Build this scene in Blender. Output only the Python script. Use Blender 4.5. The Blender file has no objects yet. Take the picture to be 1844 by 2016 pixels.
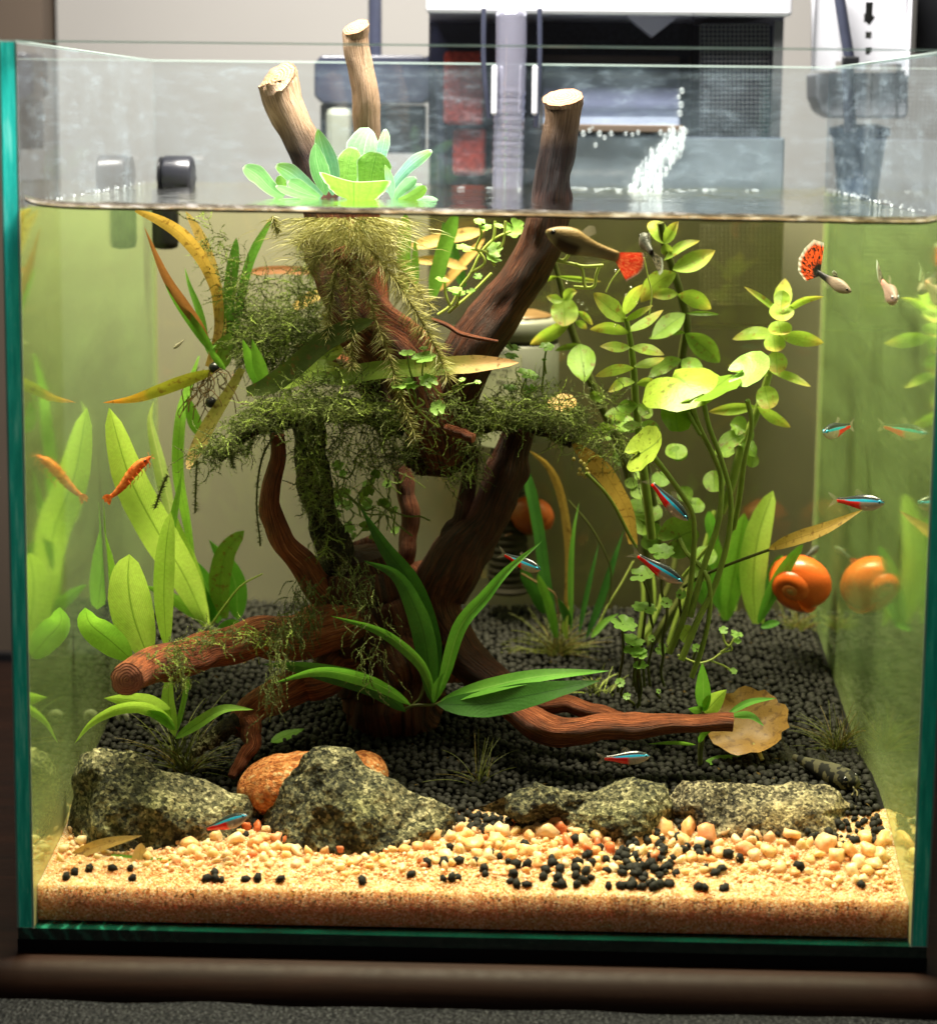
import bpy, math, random
import numpy as np
from mathutils import Vector, Matrix, noise
random.seed(7)
SC = bpy.context.scene
COL = SC.collection
PI = math.pi
# ------------------------------------------------------------------ camera
CX, CY, CZ, YAW, PIT, ROL, FOC, PX, PY = .1566, -.6105, .2704, -.0238, .1343, .0112, 3788.9, 920.46, 731.92
IW, IH = 1844.0, 2015.6
_f = Vector((math.sin(YAW)*math.cos(PIT), math.cos(YAW)*math.cos(PIT), -math.sin(PIT)))
_r = Vector((math.cos(YAW), -math.sin(YAW), 0)); _u = _r.cross(_f)
RT = _r*math.cos(ROL) + _u*math.sin(ROL); UP = _u*math.cos(ROL) - _r*math.sin(ROL)
CAMP = Vector((CX, CY, CZ))
cd = bpy.data.cameras.new('camera'); cam = bpy.data.objects.new('camera', cd); COL.objects.link(cam)
cam.matrix_world = Matrix(((RT.x, UP.x, -_f.x, CX), (RT.y, UP.y, -_f.y, CY), (RT.z, UP.z, -_f.z, CZ), (0, 0, 0, 1)))
cd.sensor_fit = 'HORIZONTAL'; cd.sensor_width = 36; cd.lens = FOC/IW*36
cd.shift_x = -(PX-IW/2)/IW; cd.shift_y = (PY-IH/2)/IW
cd.clip_start = .01; cd.clip_end = 20
cd.dof.use_dof = True; cd.dof.focus_distance = .70; cd.dof.aperture_fstop = 10
SC.camera = cam
# ------------------------------------------------------------------ light
w = bpy.data.worlds.new('World'); SC.world = w; w.use_nodes = True
w.node_tree.nodes['Background'].inputs[0].default_value = (.60, .56, .55, 1)
w.node_tree.nodes['Background'].inputs[1].default_value = .085
def area(name, loc, sx, sy, power, col, rot=(0, 0, 0)):
    l = bpy.data.lights.new(name, 'AREA'); l.shape = 'RECTANGLE'; l.size = sx; l.size_y = sy
    l.energy = power; l.color = col
    o = bpy.data.objects.new(name, l); COL.objects.link(o); o.location = loc; o.rotation_euler = rot
    return o
area('aquarium_light', (.128, .125, .54), .29, .10, 11.0, (1, .955, .88))
SC.view_settings.view_transform = 'Standard'; SC.view_settings.look = 'None'
SC.view_settings.exposure = .1; SC.view_settings.gamma = 1
SC.cycles.caustics_reflective = True; SC.cycles.blur_glossy = 1.0; SC.cycles.caustics_refractive = False
SC.cycles.sample_clamp_indirect = 4; SC.cycles.transparent_max_bounces = 24; SC.cycles.max_bounces = 10
SC.cycles.use_denoising = True
# ------------------------------------------------------------------ picture to place
ORG = dict(A1=(0,0), A2=(700,0), A4=(0,500), A5=(500,500), A6=(1000,500), A7=(1542,500), B1=(0,1000), B2=(500,1000),
           B3=(1000,1000), B4=(1542,1000), B5=(0,1600), B6=(700,1600), B7=(1542,1600), A3=(1400,0), Z1=(1450,1350), Z2=(580,300), Z3=(1060,0))
SCL = dict(A3=942/1844, Z1=450/1844, Z2=540/1844, Z3=960/1844)
def K(tag, *pts):
    """sketch-sheet coordinates -> picture coordinates (1844 wide)"""
    s = SCL.get(tag, 800/1844); ox, oy = ORG[tag]
    return [((ox+x*s)/1.27007, (oy+y*s)/1.27007) for x, y in pts]
def KS(tag): return SCL.get(tag, 800/1844)/1.27007
def ray(px, py): return _f + RT*((px-PX)/FOC) - UP*((py-PY)/FOC)
def P(px, py, y):
    """the point at depth y (metres behind the front pane) that stands there"""
    d = ray(px, py); return CAMP + d*((y-CY)/d.y)
def mpp(y): return (y-CY)*1.012/FOC          # metres per picture pixel at depth y
def sm(a, b, x):
    t = max(0., min(1., (x-a)/(b-a))); return t*t*(3-2*t)
def floor_z(x, y):
    z = .0125 + max(y, 0)*.185
    z += .0085*sm(.15, .29, x)*math.exp(-((y-.055)/.035)**2)*sm(0, .03, y)
    z -= .003*sm(.10, 0, x)*math.exp(-((y-.04)/.03)**2)
    return z
def F(px, py):
    """where the line of sight meets the bed"""
    lo, hi = -.01, .25
    for _ in range(40):
        m = (lo+hi)/2; p = P(px, py, m)
        if p.z > floor_z(p.x, p.y): lo = m
        else: hi = m
    return P(px, py, lo)
WZ = .2385            # water level
TW, TD, TH = .29, .222, .2906
def boundary(x): return .040 + .004*math.sin(x*38+1) + .002*math.sin(x*110) - .006*sm(.2, .29, x)
def nz(x, y=0, z=0): return noise.noise(Vector((x, y, z)))
# ------------------------------------------------------------------ objects
class MB:
    def __init__(s): s.v = []; s.f = []; s.uv = []; s.m = []
    def add(s, vs, fs, uvs=None, mi=0):
        b = len(s.v); s.v += [tuple(v) for v in vs]
        s.uv += list(uvs) if uvs else [(0, 0)]*len(vs)
        s.f += [tuple(i+b for i in f) for f in fs]; s.m += [mi]*len(fs)
    def mesh(s, name, mats, smooth=True):
        me = bpy.data.meshes.new(name); me.from_pydata(s.v, [], s.f)
        ul = me.uv_layers.new(name='UVMap'); li = np.zeros(len(me.loops), dtype=np.int32)
        me.loops.foreach_get('vertex_index', li)
        ul.data.foreach_set('uv', np.array(s.uv, dtype=np.float32)[li].ravel())
        for m in mats if isinstance(mats, (list, tuple)) else [mats]: me.materials.append(m)
        me.polygons.foreach_set('material_index', np.array(s.m, dtype=np.int32))
        me.polygons.foreach_set('use_smooth', np.full(len(me.polygons), smooth))
        me.update(); return me
    def build(s, name, mats, parent=None, smooth=True):
        return link(name, s.mesh(name, mats, smooth), parent)
    def box(s, a, b, mi=0):
        x0, y0, z0 = a; x1, y1, z1 = b
        vs = [(x0,y0,z0),(x1,y0,z0),(x1,y1,z0),(x0,y1,z0),(x0,y0,z1),(x1,y0,z1),(x1,y1,z1),(x0,y1,z1)]
        s.add(vs, [(0,3,2,1),(4,5,6,7),(0,1,5,4),(1,2,6,5),(2,3,7,6),(3,0,4,7)], None, mi)
def link(name, me, parent=None):
    o = bpy.data.objects.new(name, me); COL.objects.link(o)
    if parent is not None:
        o.parent = parent; o.matrix_parent_inverse = Matrix.Translation(-parent.location)
    return o
def thing(name, label, cat, loc=(0, 0, 0), group=None, kind=None):
    o = bpy.data.objects.new(name, None); COL.objects.link(o); o.location = loc; o.empty_display_size = .01
    return tag(o, label, cat, group, kind)
def tag(o, label=None, cat=None, group=None, kind=None):
    if label: o['label'] = label
    if cat: o['category'] = cat
    if group: o['group'] = group
    if kind: o['kind'] = kind
    return o
def bevel(o, w=.001, n=2):
    b = o.modifiers.new('bevel', 'BEVEL'); b.width = w; b.segments = n; b.limit_method = 'ANGLE'; return o
def smooth_path(pts, n):
    """Catmull-Rom through pts (tuples of any length), n samples"""
    pts = [np.array(p, float) for p in pts]
    if len(pts) == 2: return [pts[0]*(1-t)+pts[1]*t for t in np.linspace(0, 1, n)]
    q = [2*pts[0]-pts[1]] + pts + [2*pts[-1]-pts[-2]]
    L = [0]
    for i in range(1, len(pts)): L.append(L[-1]+np.linalg.norm(pts[i][:2]-pts[i-1][:2])+1e-9)
    out = []
    for s in np.linspace(0, L[-1], n):
        i = 0
        while i < len(pts)-2 and s > L[i+1]: i += 1
        t = (s-L[i])/(L[i+1]-L[i]); p0, p1, p2, p3 = q[i:i+4]
        out.append(.5*((2*p1)+(-p0+p2)*t+(2*p0-5*p1+4*p2-p3)*t*t+(-p0+3*p1-3*p2+p3)*t**3))
    return out
def path3(pts, ys, n=14):
    """picture points with depths -> smooth 3-D points"""
    k = len(pts)
    if not isinstance(ys, (list, tuple)): ys = (ys, ys)
    if len(ys) != k: ys = np.interp(np.linspace(0, 1, k), np.linspace(0, 1, len(ys)), ys)
    return [P(a[0], a[1], a[2]) for a in smooth_path([(p[0], p[1], y) for p, y in zip(pts, ys)], n)]
def frames(c):
    T = []
    for i in range(len(c)):
        d = c[min(i+1, len(c)-1)]-c[max(i-1, 0)]; T.append(d.normalized() if d.length > 1e-12 else Vector((0, 0, 1)))
    u = T[0].orthogonal().normalized(); U = [u]
    for i in range(1, len(c)):
        u = U[-1]-T[i]*U[-1].dot(T[i]); U.append(u.normalized())
    return T, U
def tube(mb, c, r, seg=8, rough=0., cap=(True, True), nf=60, mi=0, capmi=None, seed=0., ridge=0, rounds=False, slant=0.):
    """c: 3-D points, r: radius or list in metres, rough: relative lumpiness"""
    n = len(c); c = [Vector(p) for p in c]
    if not isinstance(r, (list, tuple, np.ndarray)): r = [r]*n
    elif len(r) != n: r = np.interp(np.linspace(0, 1, n), np.linspace(0, 1, len(r)), r)
    T, U = frames(c); vs = []; uv = []; L = 0; rk = random.Random(seed*17+3)
    KN = [(rk.uniform(.08, .95), rk.uniform(0, 6.28), rk.choice((.30, .22, -.22, .34)), rk.uniform(.22, .5)) for _ in range(n//6 if ridge else 0)]
    for i in range(n):
        if i: L += (c[i]-c[i-1]).length
        B = T[i].cross(U[i])
        for j in range(seg+1):
            a = 2*PI*(j % seg)/seg; d = U[i]*math.cos(a)+B*math.sin(a); q = 1.
            if rough:
                pt = c[i]*nf+d*(r[i]*nf*1.)
                q += rough*(nz(pt.x+seed, pt.y, pt.z)+.5*nz(pt.x*2.3, pt.y*2.3+seed, pt.z*2.3))
            if ridge:
                q += ridge*nz(math.cos(a)*3.2+seed, math.sin(a)*3.2, L*25)+ridge*.55*nz(math.cos(a)*8+seed, math.sin(a)*8, L*45)
                for kt, ka, kh, kw in KN:
                    da = (a-ka+PI) % (2*PI)-PI; q += kh*math.exp(-(da/kw)**2-((i/(n-1)-kt)*n/(kw*9))**2)
            sl = 0.
            if slant and i < 3:
                vd = (c[0]-CAMP).normalized(); sl = slant*r[i]*(-d.dot(vd)*.8-d.x*.35+.9+.18*nz(j*1.3, seed))*(1, .66, .3)[i]
            vs.append(c[i]+d*(r[i]*q)+T[i]*sl); uv.append((j/seg, L))
    w_ = seg+1
    fs = [(i*w_+j, i*w_+j+1, (i+1)*w_+j+1, (i+1)*w_+j) for i in range(n-1) for j in range(seg)]
    mb.add(vs, fs, uv, mi)
    for e, on in ((0, cap[0]), (n-1, cap[1])):
        if not on: continue
        cm = mi if capmi is None else capmi
        ring = [vs[e*w_+j] for j in range(seg)]; s_ = -1 if e == 0 else 1
        cc = sum(ring, Vector())/len(ring); ctr = cc+T[e]*(r[e]*(.12 if not rounds else .5)*s_)
        inner = [cc+(p-cc)*.55+T[e]*(r[e]*(.10+.10*nz(i_*2.1, seed+3))*s_) for i_, p in enumerate(ring)]
        k = seg; allv = ring+inner+[ctr]
        ff = [(j, (j+1) % k, k+(j+1) % k, k+j) for j in range(k)]+[(k+j, k+(j+1) % k, 2*k) for j in range(k)]
        if e == 0: ff = [t[::-1] for t in ff]
        mb.add(allv, ff, [(.5+.5*math.cos(2*PI*j/k), .5+.5*math.sin(2*PI*j/k)) for j in range(k)] +
               [(.5+.27*math.cos(2*PI*j/k), .5+.27*math.sin(2*PI*j/k)) for j in range(k)]+[(.5, .5)], cm)
def prof(shape, t):
    if shape == 'lance': return (math.sin(PI*min(1, t)**.72)**.9)*.98+.02*(1-t) if t < 1 else .0
    if shape == 'oval': return max(.08*(1-t), (max(0, math.sin(PI*t**.92)))**.78)
    if shape == 'strap': return min(1, .45+t*3)*min(1, ((1-t)*4.5))**.6
    if shape == 'spoon': return max(.10, math.sin(PI*min(1, t**1.5))**.7) if t < .995 else .15
    if shape == 'blade': return max(.12*(1-t), ((t+.02)**.62*max(0, 1.0-t)**.58)/.435*.98)
    if shape == 'bowl': return (.52+.48*min(1, t*1.15)**.7)*min(1, (1-t)*12+.82)
    if shape == 'fan': return (.40+.60*t**.8)*min(1, (1-t)*3.4+.05)**.55
    return 1
def leaf(mb, pts, ys, w_, shape='lance', tilt=0., fold=.18, wav=.05, n=16, k=6, seed=None, curl=0.):
    """midrib picture points base->tip, half width in picture pixels"""
    sd = random.random()*50 if seed is None else seed
    c = path3(pts, ys, n); vs = []; uv = []
    for i in range(n):
        t = i/(n-1); T = (c[min(i+1, n-1)]-c[max(i-1, 0)]).normalized()
        V = (c[i]-CAMP).normalized(); S = T.cross(V).normalized(); N = S.cross(T).normalized()
        W = S*math.cos(tilt)+N*math.sin(tilt); Q = N*math.cos(tilt)-S*math.sin(tilt)
        hw = w_*mpp(c[i].y)*prof(shape, t)/max(.3, math.cos(tilt))
        for j in range(k+1):
            a = j/k*2-1
            h = fold*hw*abs(a)**1.4*-1 + wav*hw*a*a*nz(t*7+sd, a*1.5, 3) + curl*hw*t*t
            e = 1+.04*nz(t*14+sd, 5*(1 if a > 0 else -1), 9)
            vs.append(c[i]+W*(a*hw*e)+Q*h); uv.append((j/k, t))
    fs = [(i*(k+1)+j, i*(k+1)+j+1, (i+1)*(k+1)+j+1, (i+1)*(k+1)+j) for i in range(n-1) for j in range(k)]
    mb.add(vs, fs, uv); return c
def disc(mb, ctr, R, nrm, ratio=1., rot=0., lobes=0, notch=True, dish=.12, rings=5, seg=36, seed=0., irr=0.):
    """a round leaf; ctr 3-D, R metres"""
    N = Vector(nrm).normalized(); A = N.cross(Vector((0, 1, .02))).normalized(); B = N.cross(A)
    A, B = A*math.cos(rot)+B*math.sin(rot), B*math.cos(rot)-A*math.sin(rot)
    vs = [Vector(ctr)]; uv = [(.5, .5)]
    for i in range(1, rings+1):
        for j in range(seg):
            a = 2*PI*j/seg; q = i/rings; rr = R*q
            if notch:
                da = abs(((a-PI*1.5+PI) % (2*PI))-PI); rr *= 1-.80*math.exp(-(da/.16)**2)*(.35+.65*q)
            if lobes: rr *= 1-.10*q*abs(math.sin(a*lobes/2))**6*1.3+.03*q*math.cos(a*lobes)
            rr *= 1+.06*q*nz(math.cos(a)*1.6+seed, math.sin(a)*1.6, seed)
            if irr: rr *= 1+irr*q*(nz(math.cos(a)*3+seed, math.sin(a)*3, 2)+.6*nz(math.cos(a)*9+seed, math.sin(a)*9, 5))
            z = irr*R*q*.8*nz(math.cos(a)*q*2.2+seed, math.sin(a)*q*2.2, 8)+dish*R*q*q+.10*R*q*nz(math.cos(a)*q*1.7+seed*3, math.sin(a)*q*1.7, 1)
            vs.append(Vector(ctr)+A*(rr*math.cos(a))+B*(rr*math.sin(a)*ratio)+N*z)
            uv.append((.5+.5*q*math.cos(a), .5+.5*q*math.sin(a)))
    fs = [(0, 1+j, 1+(j+1) % seg) for j in range(seg)]
    for i in range(1, rings):
        b = 1+(i-1)*seg; d = b+seg
        fs += [(b+j, d+j, d+(j+1) % seg, b+(j+1) % seg) for j in range(seg)]
    mb.add(vs, fs, uv)
def ico(n):
    import bmesh
    bm = bmesh.new(); bmesh.ops.create_icosphere(bm, subdivisions=n, radius=1)
    v = np.array([x.co[:] for x in bm.verts]); f = np.array([[q.index for q in p.verts] for p in bm.faces]); bm.free(); return v, f
IC1, IC2, IC3, IC5 = ico(1), ico(2), ico(3), ico(5)
# ------------------------------------------------------------------ materials
def S(r, g, b):
    f = lambda c: (c/255/12.92 if c <= 10 else ((c/255+.055)/1.055)**2.4)
    return (f(r), f(g), f(b), 1)
class NT:
    def __init__(s, name):
        s.m = bpy.data.materials.new(name); s.m.use_nodes = True; s.t = s.m.node_tree; s.t.nodes.clear()
        s.o = s.t.nodes.new('ShaderNodeOutputMaterial')
    def n(s, typ, ins=None, **at):
        x = s.t.nodes.new('ShaderNode'+typ)
        for k, v in at.items(): setattr(x, k, v)
        for k, v in (ins or {}).items():
            sk = x.inputs[k]
            if isinstance(v, bpy.types.NodeSocket): s.t.links.new(v, sk)
            elif isinstance(v, bpy.types.Node): s.t.links.new(v.outputs[0], sk)
            else: sk.default_value = v
        return x
    def math(s, op, a, b=0., c=None, clamp=False):
        d = {0: a, 1: b}
        if c is not None: d[2] = c
        return s.n('Math', d, operation=op, use_clamp=clamp).outputs[0]
    def ramp(s, fac, stops, interp='LINEAR'):
        x = s.n('ValToRGB', {0: fac}); r = x.color_ramp; r.interpolation = interp
        while len(r.elements) < len(stops): r.elements.new(.5)
        for e, (p, c) in zip(r.elements, stops): e.position = p; e.color = c if len(c) == 4 else (*c, 1)
        return x.outputs[0]
    def mix(s, f, a, b, mode='MIX'):
        x = s.n('Mix', None, data_type='RGBA', blend_type=mode)
        for k, v in ((0, f), (6, a), (7, b)):
            if isinstance(v, bpy.types.NodeSocket): s.t.links.new(v, x.inputs[k])
            else: x.inputs[k].default_value = v
        return x.outputs[2]
    def noise(s, vec, scale, det=4, rough=.55, dist=0.):
        return s.n('TexNoise', {'Vector': vec, 'Scale': scale, 'Detail': det, 'Roughness': rough, 'Distortion': dist}).outputs[0]
    def obj(s): return s.n('TexCoord').outputs['Object']
    def pos(s): return s.n('NewGeometry').outputs['Position']
    def uv(s): return s.n('TexCoord').outputs['UV']
    def xyz(s, v): return s.n('SeparateXYZ', {0: v}).outputs
    def comb(s, x, y, z=0.): return s.n('CombineXYZ', {0: x, 1: y, 2: z}).outputs[0]
    def vmul(s, v, sc): return s.n('VectorMath', {0: v, 1: sc}, operation='MULTIPLY').outputs[0]
    def bump(s, h, st=.3, d=.001): return s.n('Bump', {'Height': h, 'Strength': st, 'Distance': d}).outputs[0]
    def bsdf(s, **k):
        nm = {'col': 'Base Color', 'rough': 'Roughness', 'spec': 'Specular IOR Level', 'metal': 'Metallic', 'nrm': 'Normal', 'sss': 'Subsurface Weight', 'trans': 'Transmission Weight'}
        x = s.n('BsdfPrincipled', {nm[a]: b for a, b in k.items()})
        if 'sss' in k: x.inputs['Subsurface Radius'].default_value = (.010, .0075, .0050); x.inputs['Subsurface Scale'].default_value = 1.
        return x.outputs[0]
    def mixs(s, f, a, b): return s.n('MixShader', {0: f, 1: a, 2: b}).outputs[0]
    def out(s, sh): s.t.links.new(sh, s.o.inputs[0]); return s.m
    def schlick(s, f0, nrm=None, pw=5.):
        lw = s.n('LayerWeight', {'Blend': .5}); 
        if nrm is not None: s.t.links.new(nrm, lw.inputs['Normal'])
        return s.math('ADD', f0, s.math('MULTIPLY', 1-f0, s.math('POWER', lw.outputs['Facing'], pw)))
def plain(name, col, rough=.5, spec=.4, metal=0., var=.12, sc=120, bump=0.):
    t = NT(name); n = t.noise(t.pos(), sc, 3)
    c = t.mix(1, col, t.ramp(n, [(.3, (1-var,)*3), (.7, (1+var*.3,)*3)]), 'MULTIPLY')
    k = dict(col=c, rough=rough, spec=spec, metal=metal)
    if bump: k['nrm'] = t.bump(n, bump)
    return t.out(t.bsdf(**k))
def leafmat(name, c1, c2, mid=None, tip=None, trans=.38, veins=.35, spots=0., spotcol=(.16, .08, .02, 1), sc=300, rough=.38, ribs=0, midw=.035, edge=None):
    """blade colour c1..c2, midrib colour, tip colour; veins are fine relief"""
    t = NT(name); uv = t.uv(); U, V, _ = t.xyz(uv); p = t.pos()
    n = t.noise(p, 90, 4); n2 = t.noise(p, sc*3, 3)
    oi = t.n('ObjectInfo').outputs['Random']
    f = t.math('ADD', t.math('MULTIPLY', n, .75), t.math('MULTIPLY', oi, .35), clamp=True)
    col = t.mix(t.math('MULTIPLY_ADD', f, 1.6, -.35, True), c1, c2)
    col = t.mix(.22, col, t.ramp(n2, [(.3, (.25, .25, .25)), (.7, (1, 1, 1))]), 'MULTIPLY')
    a = t.math('ABSOLUTE', t.math('SUBTRACT', U, .5))
    if tip is not None:
        tf = t.math('MULTIPLY_ADD', t.math('ADD', V, t.math('MULTIPLY', t.math('SUBTRACT', n, .5), .5)), 2.6, -1.45, True)
        col = t.mix(tf, col, tip)
    if spots:
        sp = t.ramp(t.noise(p, 420, 2), [(.62-spots*.1, (0, 0, 0)), (.72-spots*.1, (1, 1, 1))])
        col = t.mix(t.math('MULTIPLY', sp, .75), col, spotcol)
    if ribs:
        rw = t.math('POWER', t.math('ABSOLUTE', t.math('SINE', t.math('MULTIPLY', U, ribs*PI))), 12)
        col = t.mix(t.math('MULTIPLY', t.math('SUBTRACT', 1, t.math('MULTIPLY', rw, 1), clamp=True), 0), col, c2)
        h = rw
    else:
        w_ = t.math('SINE', t.math('SUBTRACT', t.math('MULTIPLY', V, 85.), t.math('MULTIPLY', a, 60.)))
        h = t.math('POWER', t.math('ABSOLUTE', w_), 6)
    if mid is not None:
        mf = t.math('SUBTRACT', 1, t.math('DIVIDE', a, midw), clamp=True)
        col = t.mix(t.math('MULTIPLY', mf, .85), col, mid)
        if not ribs: col = t.mix(t.math('MULTIPLY', h, veins*.35), col, mid)
        else: col = t.mix(t.math('MULTIPLY', h, veins), col, mid)
    if edge is not None:
        ef = t.math('MAXIMUM', t.math('MULTIPLY_ADD', a, 22, -10., True), t.math('MULTIPLY_ADD', V, 22, -21., True))
        col = t.mix(t.math('MULTIPLY', ef, .85), col, edge)
    hh = t.math('ADD', t.math('MULTIPLY', h, .5*veins), t.math('MULTIPLY', n2, .5))
    b = t.bsdf(col=col, rough=rough, spec=.35, nrm=t.bump(hh, .5, .0006))
    tr = t.n('BsdfTranslucent', {'Color': t.mix(1, col, (1.0, 1.0, .72, 1), 'MULTIPLY')}).outputs[0]
    return t.out(t.mixs(trans, b, tr))
def glassmat(name, f0=.04, tint=(1, 1, 1, 1), smudge=0., refl=1.):
    t = NT(name); g = t.n('BsdfGlossy', {'Color': (refl, refl, refl, 1), 'Roughness': .015}).outputs[0]
    tr = t.n('BsdfTransparent', {'Color': tint}).outputs[0]
    sh = t.mixs(t.schlick(f0), tr, g)
    if smudge:
        p = t.pos(); n = t.noise(t.vmul(p, (90, 40, 260)), 1, 5, .65); n2 = t.noise(p, 900, 2); n3 = t.noise(p, 35, 3)
        s1 = t.ramp(n, [(.50, (0, 0, 0)), (.78, (.30, .30, .30))]); s2 = t.ramp(n2, [(.69, (0, 0, 0)), (.76, (1, 1, 1))])
        s3 = t.ramp(n3, [(.35, (.25, .25, .25)), (.7, (1, 1, 1))])
        f = t.math('MULTIPLY', t.math('MULTIPLY', t.math('ADD', t.math('ADD', s1, .11), t.math('MULTIPLY', s2, .55), clamp=True), s3), smudge)
        z = t.xyz(p)[2]
        d = t.mixs(.5, t.n('BsdfDiffuse', {'Color': (.64, .82, .94, 1)}).outputs[0], t.n('BsdfTranslucent', {'Color': (.60, .80, .94, 1)}).outputs[0])
        sh = t.mixs(f, sh, d)
    return t.out(sh)
def woodmat(name, dry=True, dark=0.):
    t = NT(name); U, V, _ = t.xyz(t.uv()); p = t.pos(); z = t.xyz(p)[2]
    ang = t.math('MULTIPLY', U, 2*PI)
    cx = t.math('MULTIPLY', t.math('COSINE', ang), 2.2); sx = t.math('MULTIPLY', t.math('SINE', ang), 2.2)
    wob = t.noise(p, 28, 3)
    gv = t.comb(t.math('ADD', cx, t.math('MULTIPLY', wob, .9)), sx, t.math('MULTIPLY', V, 16))
    g = t.noise(gv, 5.5, 6, .68); g2 = t.noise(p, 120, 5, .6); big = t.noise(p, 22, 3)
    wet = t.ramp(g, [(.30, S(38, 19, 11)), (.44, S(130, 66, 36)), (.57, S(192, 106, 62)), (.74, S(234, 168, 116))])
    wet = t.mix(t.ramp(big, [(.40, (0, 0, 0)), (.62, (.85,)*3)]), wet, t.mix(1, wet, (.50, .38, .32, 1), 'MULTIPLY'))
    wet = t.mix(t.ramp(g2, [(.45, (0, 0, 0)), (.72, (.55,)*3)]), wet, S(60, 34, 22))
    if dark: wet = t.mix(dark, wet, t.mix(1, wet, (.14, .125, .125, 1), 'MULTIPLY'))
    col = wet
    if dry:
        # soaked up to just above the water line
        dr = t.ramp(g, [(.28, S(128, 96, 66)), (.5, S(200, 162, 122)), (.75, S(234, 206, 174))])
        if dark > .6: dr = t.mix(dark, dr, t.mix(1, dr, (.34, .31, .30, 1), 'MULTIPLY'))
        k = t.math('MULTIPLY_ADD', t.math('ADD', z, t.math('MULTIPLY', t.math('SUBTRACT', wob, .5), .018)), 70, -(WZ+.017)*70, True)
        soak = t.math('MULTIPLY_ADD', z, 120, -(WZ-.004)*120, True)
        col = t.mix(k, t.mix(soak, wet, t.mix(1, wet, (.22, .20, .20, 1), 'MULTIPLY')), dr)
    h = t.math('ADD', g, t.math('MULTIPLY', g2, .4))
    return t.out(t.bsdf(col=col, rough=.62, spec=.3, nrm=t.bump(h, 1., .0035)))
def cutmat(name, a, b, c):
    t = NT(name); p = t.pos(); n = t.noise(p, 260, 5, .7); uv = t.uv()
    U, V, _ = t.xyz(uv); r = t.math('SQRT', t.math('ADD', t.math('POWER', t.math('SUBTRACT', U, .5), 2), t.math('POWER', t.math('SUBTRACT', V, .5), 2)))
    ring = t.math('SINE', t.math('ADD', t.math('MULTIPLY', r, 70), t.math('MULTIPLY', n, 9)))
    col = t.mix(t.math('MULTIPLY_ADD', ring, .25, t.math('MULTIPLY', n, .5)), a, b)
    col = t.mix(t.math('MULTIPLY_ADD', r, 6, -2.5, True), col, c)
    return t.out(t.bsdf(col=col, rough=.8, spec=.15, nrm=t.bump(t.math('ADD', n, t.math('MULTIPLY', ring, .1)), .9, .002)))
def rockmat(name, dark, mid, light, ochre, sc=1.):
    t = NT(name); p = t.n('TexCoord').outputs['Object']
    a = t.noise(p, 55*sc, 6, .68); b = t.noise(p, 330*sc, 5, .7); c = t.noise(p, 24*sc, 3, .5); v = t.n('TexVoronoi', {'Vector': p, 'Scale': 900*sc}).outputs[1]
    vx = t.xyz(v)[0]
    f = t.math('ADD', t.math('MULTIPLY', a, .50), t.math('ADD', t.math('MULTIPLY', b, .34), t.math('MULTIPLY', vx, .18)))
    col = t.ramp(f, [(.38, dark), (.47, mid), (.57, light), (.70, S(226, 216, 170))])
    col = t.mix(t.ramp(c, [(.50, (0, 0, 0)), (.68, (.65,)*3)]), col, t.mix(1, col, ochre, 'MULTIPLY'))
    col = t.mix(t.ramp(b, [(.55, (0, 0, 0)), (.66, (.8,)*3)]), col, dark)
    h = t.math('ADD', a, t.math('ADD', t.math('MULTIPLY', b, .55), t.math('MULTIPLY', vx, .22)))
    return t.out(t.bsdf(col=col, rough=.78, spec=.25, nrm=t.bump(h, 1., .006)))
M = {}
M['clear'] = (lambda t: t.out(t.n('BsdfTransparent', {'Color': (1, 1, 1, 1)}).outputs[0]))(NT('clear_glass'))
M['glass'] = glassmat('pane_glass', .05)
M['smudged'] = glassmat('smudged_glass', .06, (.95, .99, .985, 1), .85)
M['rim'] = (lambda t: t.out(t.mixs(.55, t.bsdf(col=S(176, 190, 184), rough=.3, spec=.6), t.n('BsdfTransparent', {'Color': (.95, 1, .98, 1)}).outputs[0])))(NT('ground_glass_rim'))
def _mirror():
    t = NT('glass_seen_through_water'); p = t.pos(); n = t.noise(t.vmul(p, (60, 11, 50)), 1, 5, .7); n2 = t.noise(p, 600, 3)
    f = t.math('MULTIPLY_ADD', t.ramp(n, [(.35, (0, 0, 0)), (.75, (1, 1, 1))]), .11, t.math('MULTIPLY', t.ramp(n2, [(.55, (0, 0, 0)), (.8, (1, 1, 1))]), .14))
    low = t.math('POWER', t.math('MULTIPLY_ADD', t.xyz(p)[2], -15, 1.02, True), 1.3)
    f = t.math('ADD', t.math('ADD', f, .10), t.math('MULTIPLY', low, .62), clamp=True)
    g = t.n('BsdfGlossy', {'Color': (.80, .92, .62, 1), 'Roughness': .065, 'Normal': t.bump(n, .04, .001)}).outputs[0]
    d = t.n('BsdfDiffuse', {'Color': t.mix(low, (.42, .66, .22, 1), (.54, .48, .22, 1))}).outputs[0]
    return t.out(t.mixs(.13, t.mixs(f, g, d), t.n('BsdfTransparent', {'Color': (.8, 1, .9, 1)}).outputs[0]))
M['mirror'] = _mirror()
def _edge():
    t = NT('green_glass_edge'); p = t.pos(); n = t.noise(t.vmul(p, (500, 80, 45)), 1, 4, .6); n2 = t.noise(t.vmul(p, (2600, 200, 260)), 1, 3)
    col = t.ramp(n, [(.3, S(22, 138, 130)), (.55, S(44, 172, 162)), (.8, S(126, 208, 200))])
    col = t.mix(t.ramp(n2, [(.62, (0, 0, 0)), (.74, (.45,)*3)]), col, S(150, 205, 195))
    return t.out(t.mixs(.65, t.bsdf(col=col, rough=.12, spec=.6), t.n('BsdfTranslucent', {'Color': col}).outputs[0]))
M['edge'] = _edge()
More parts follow.
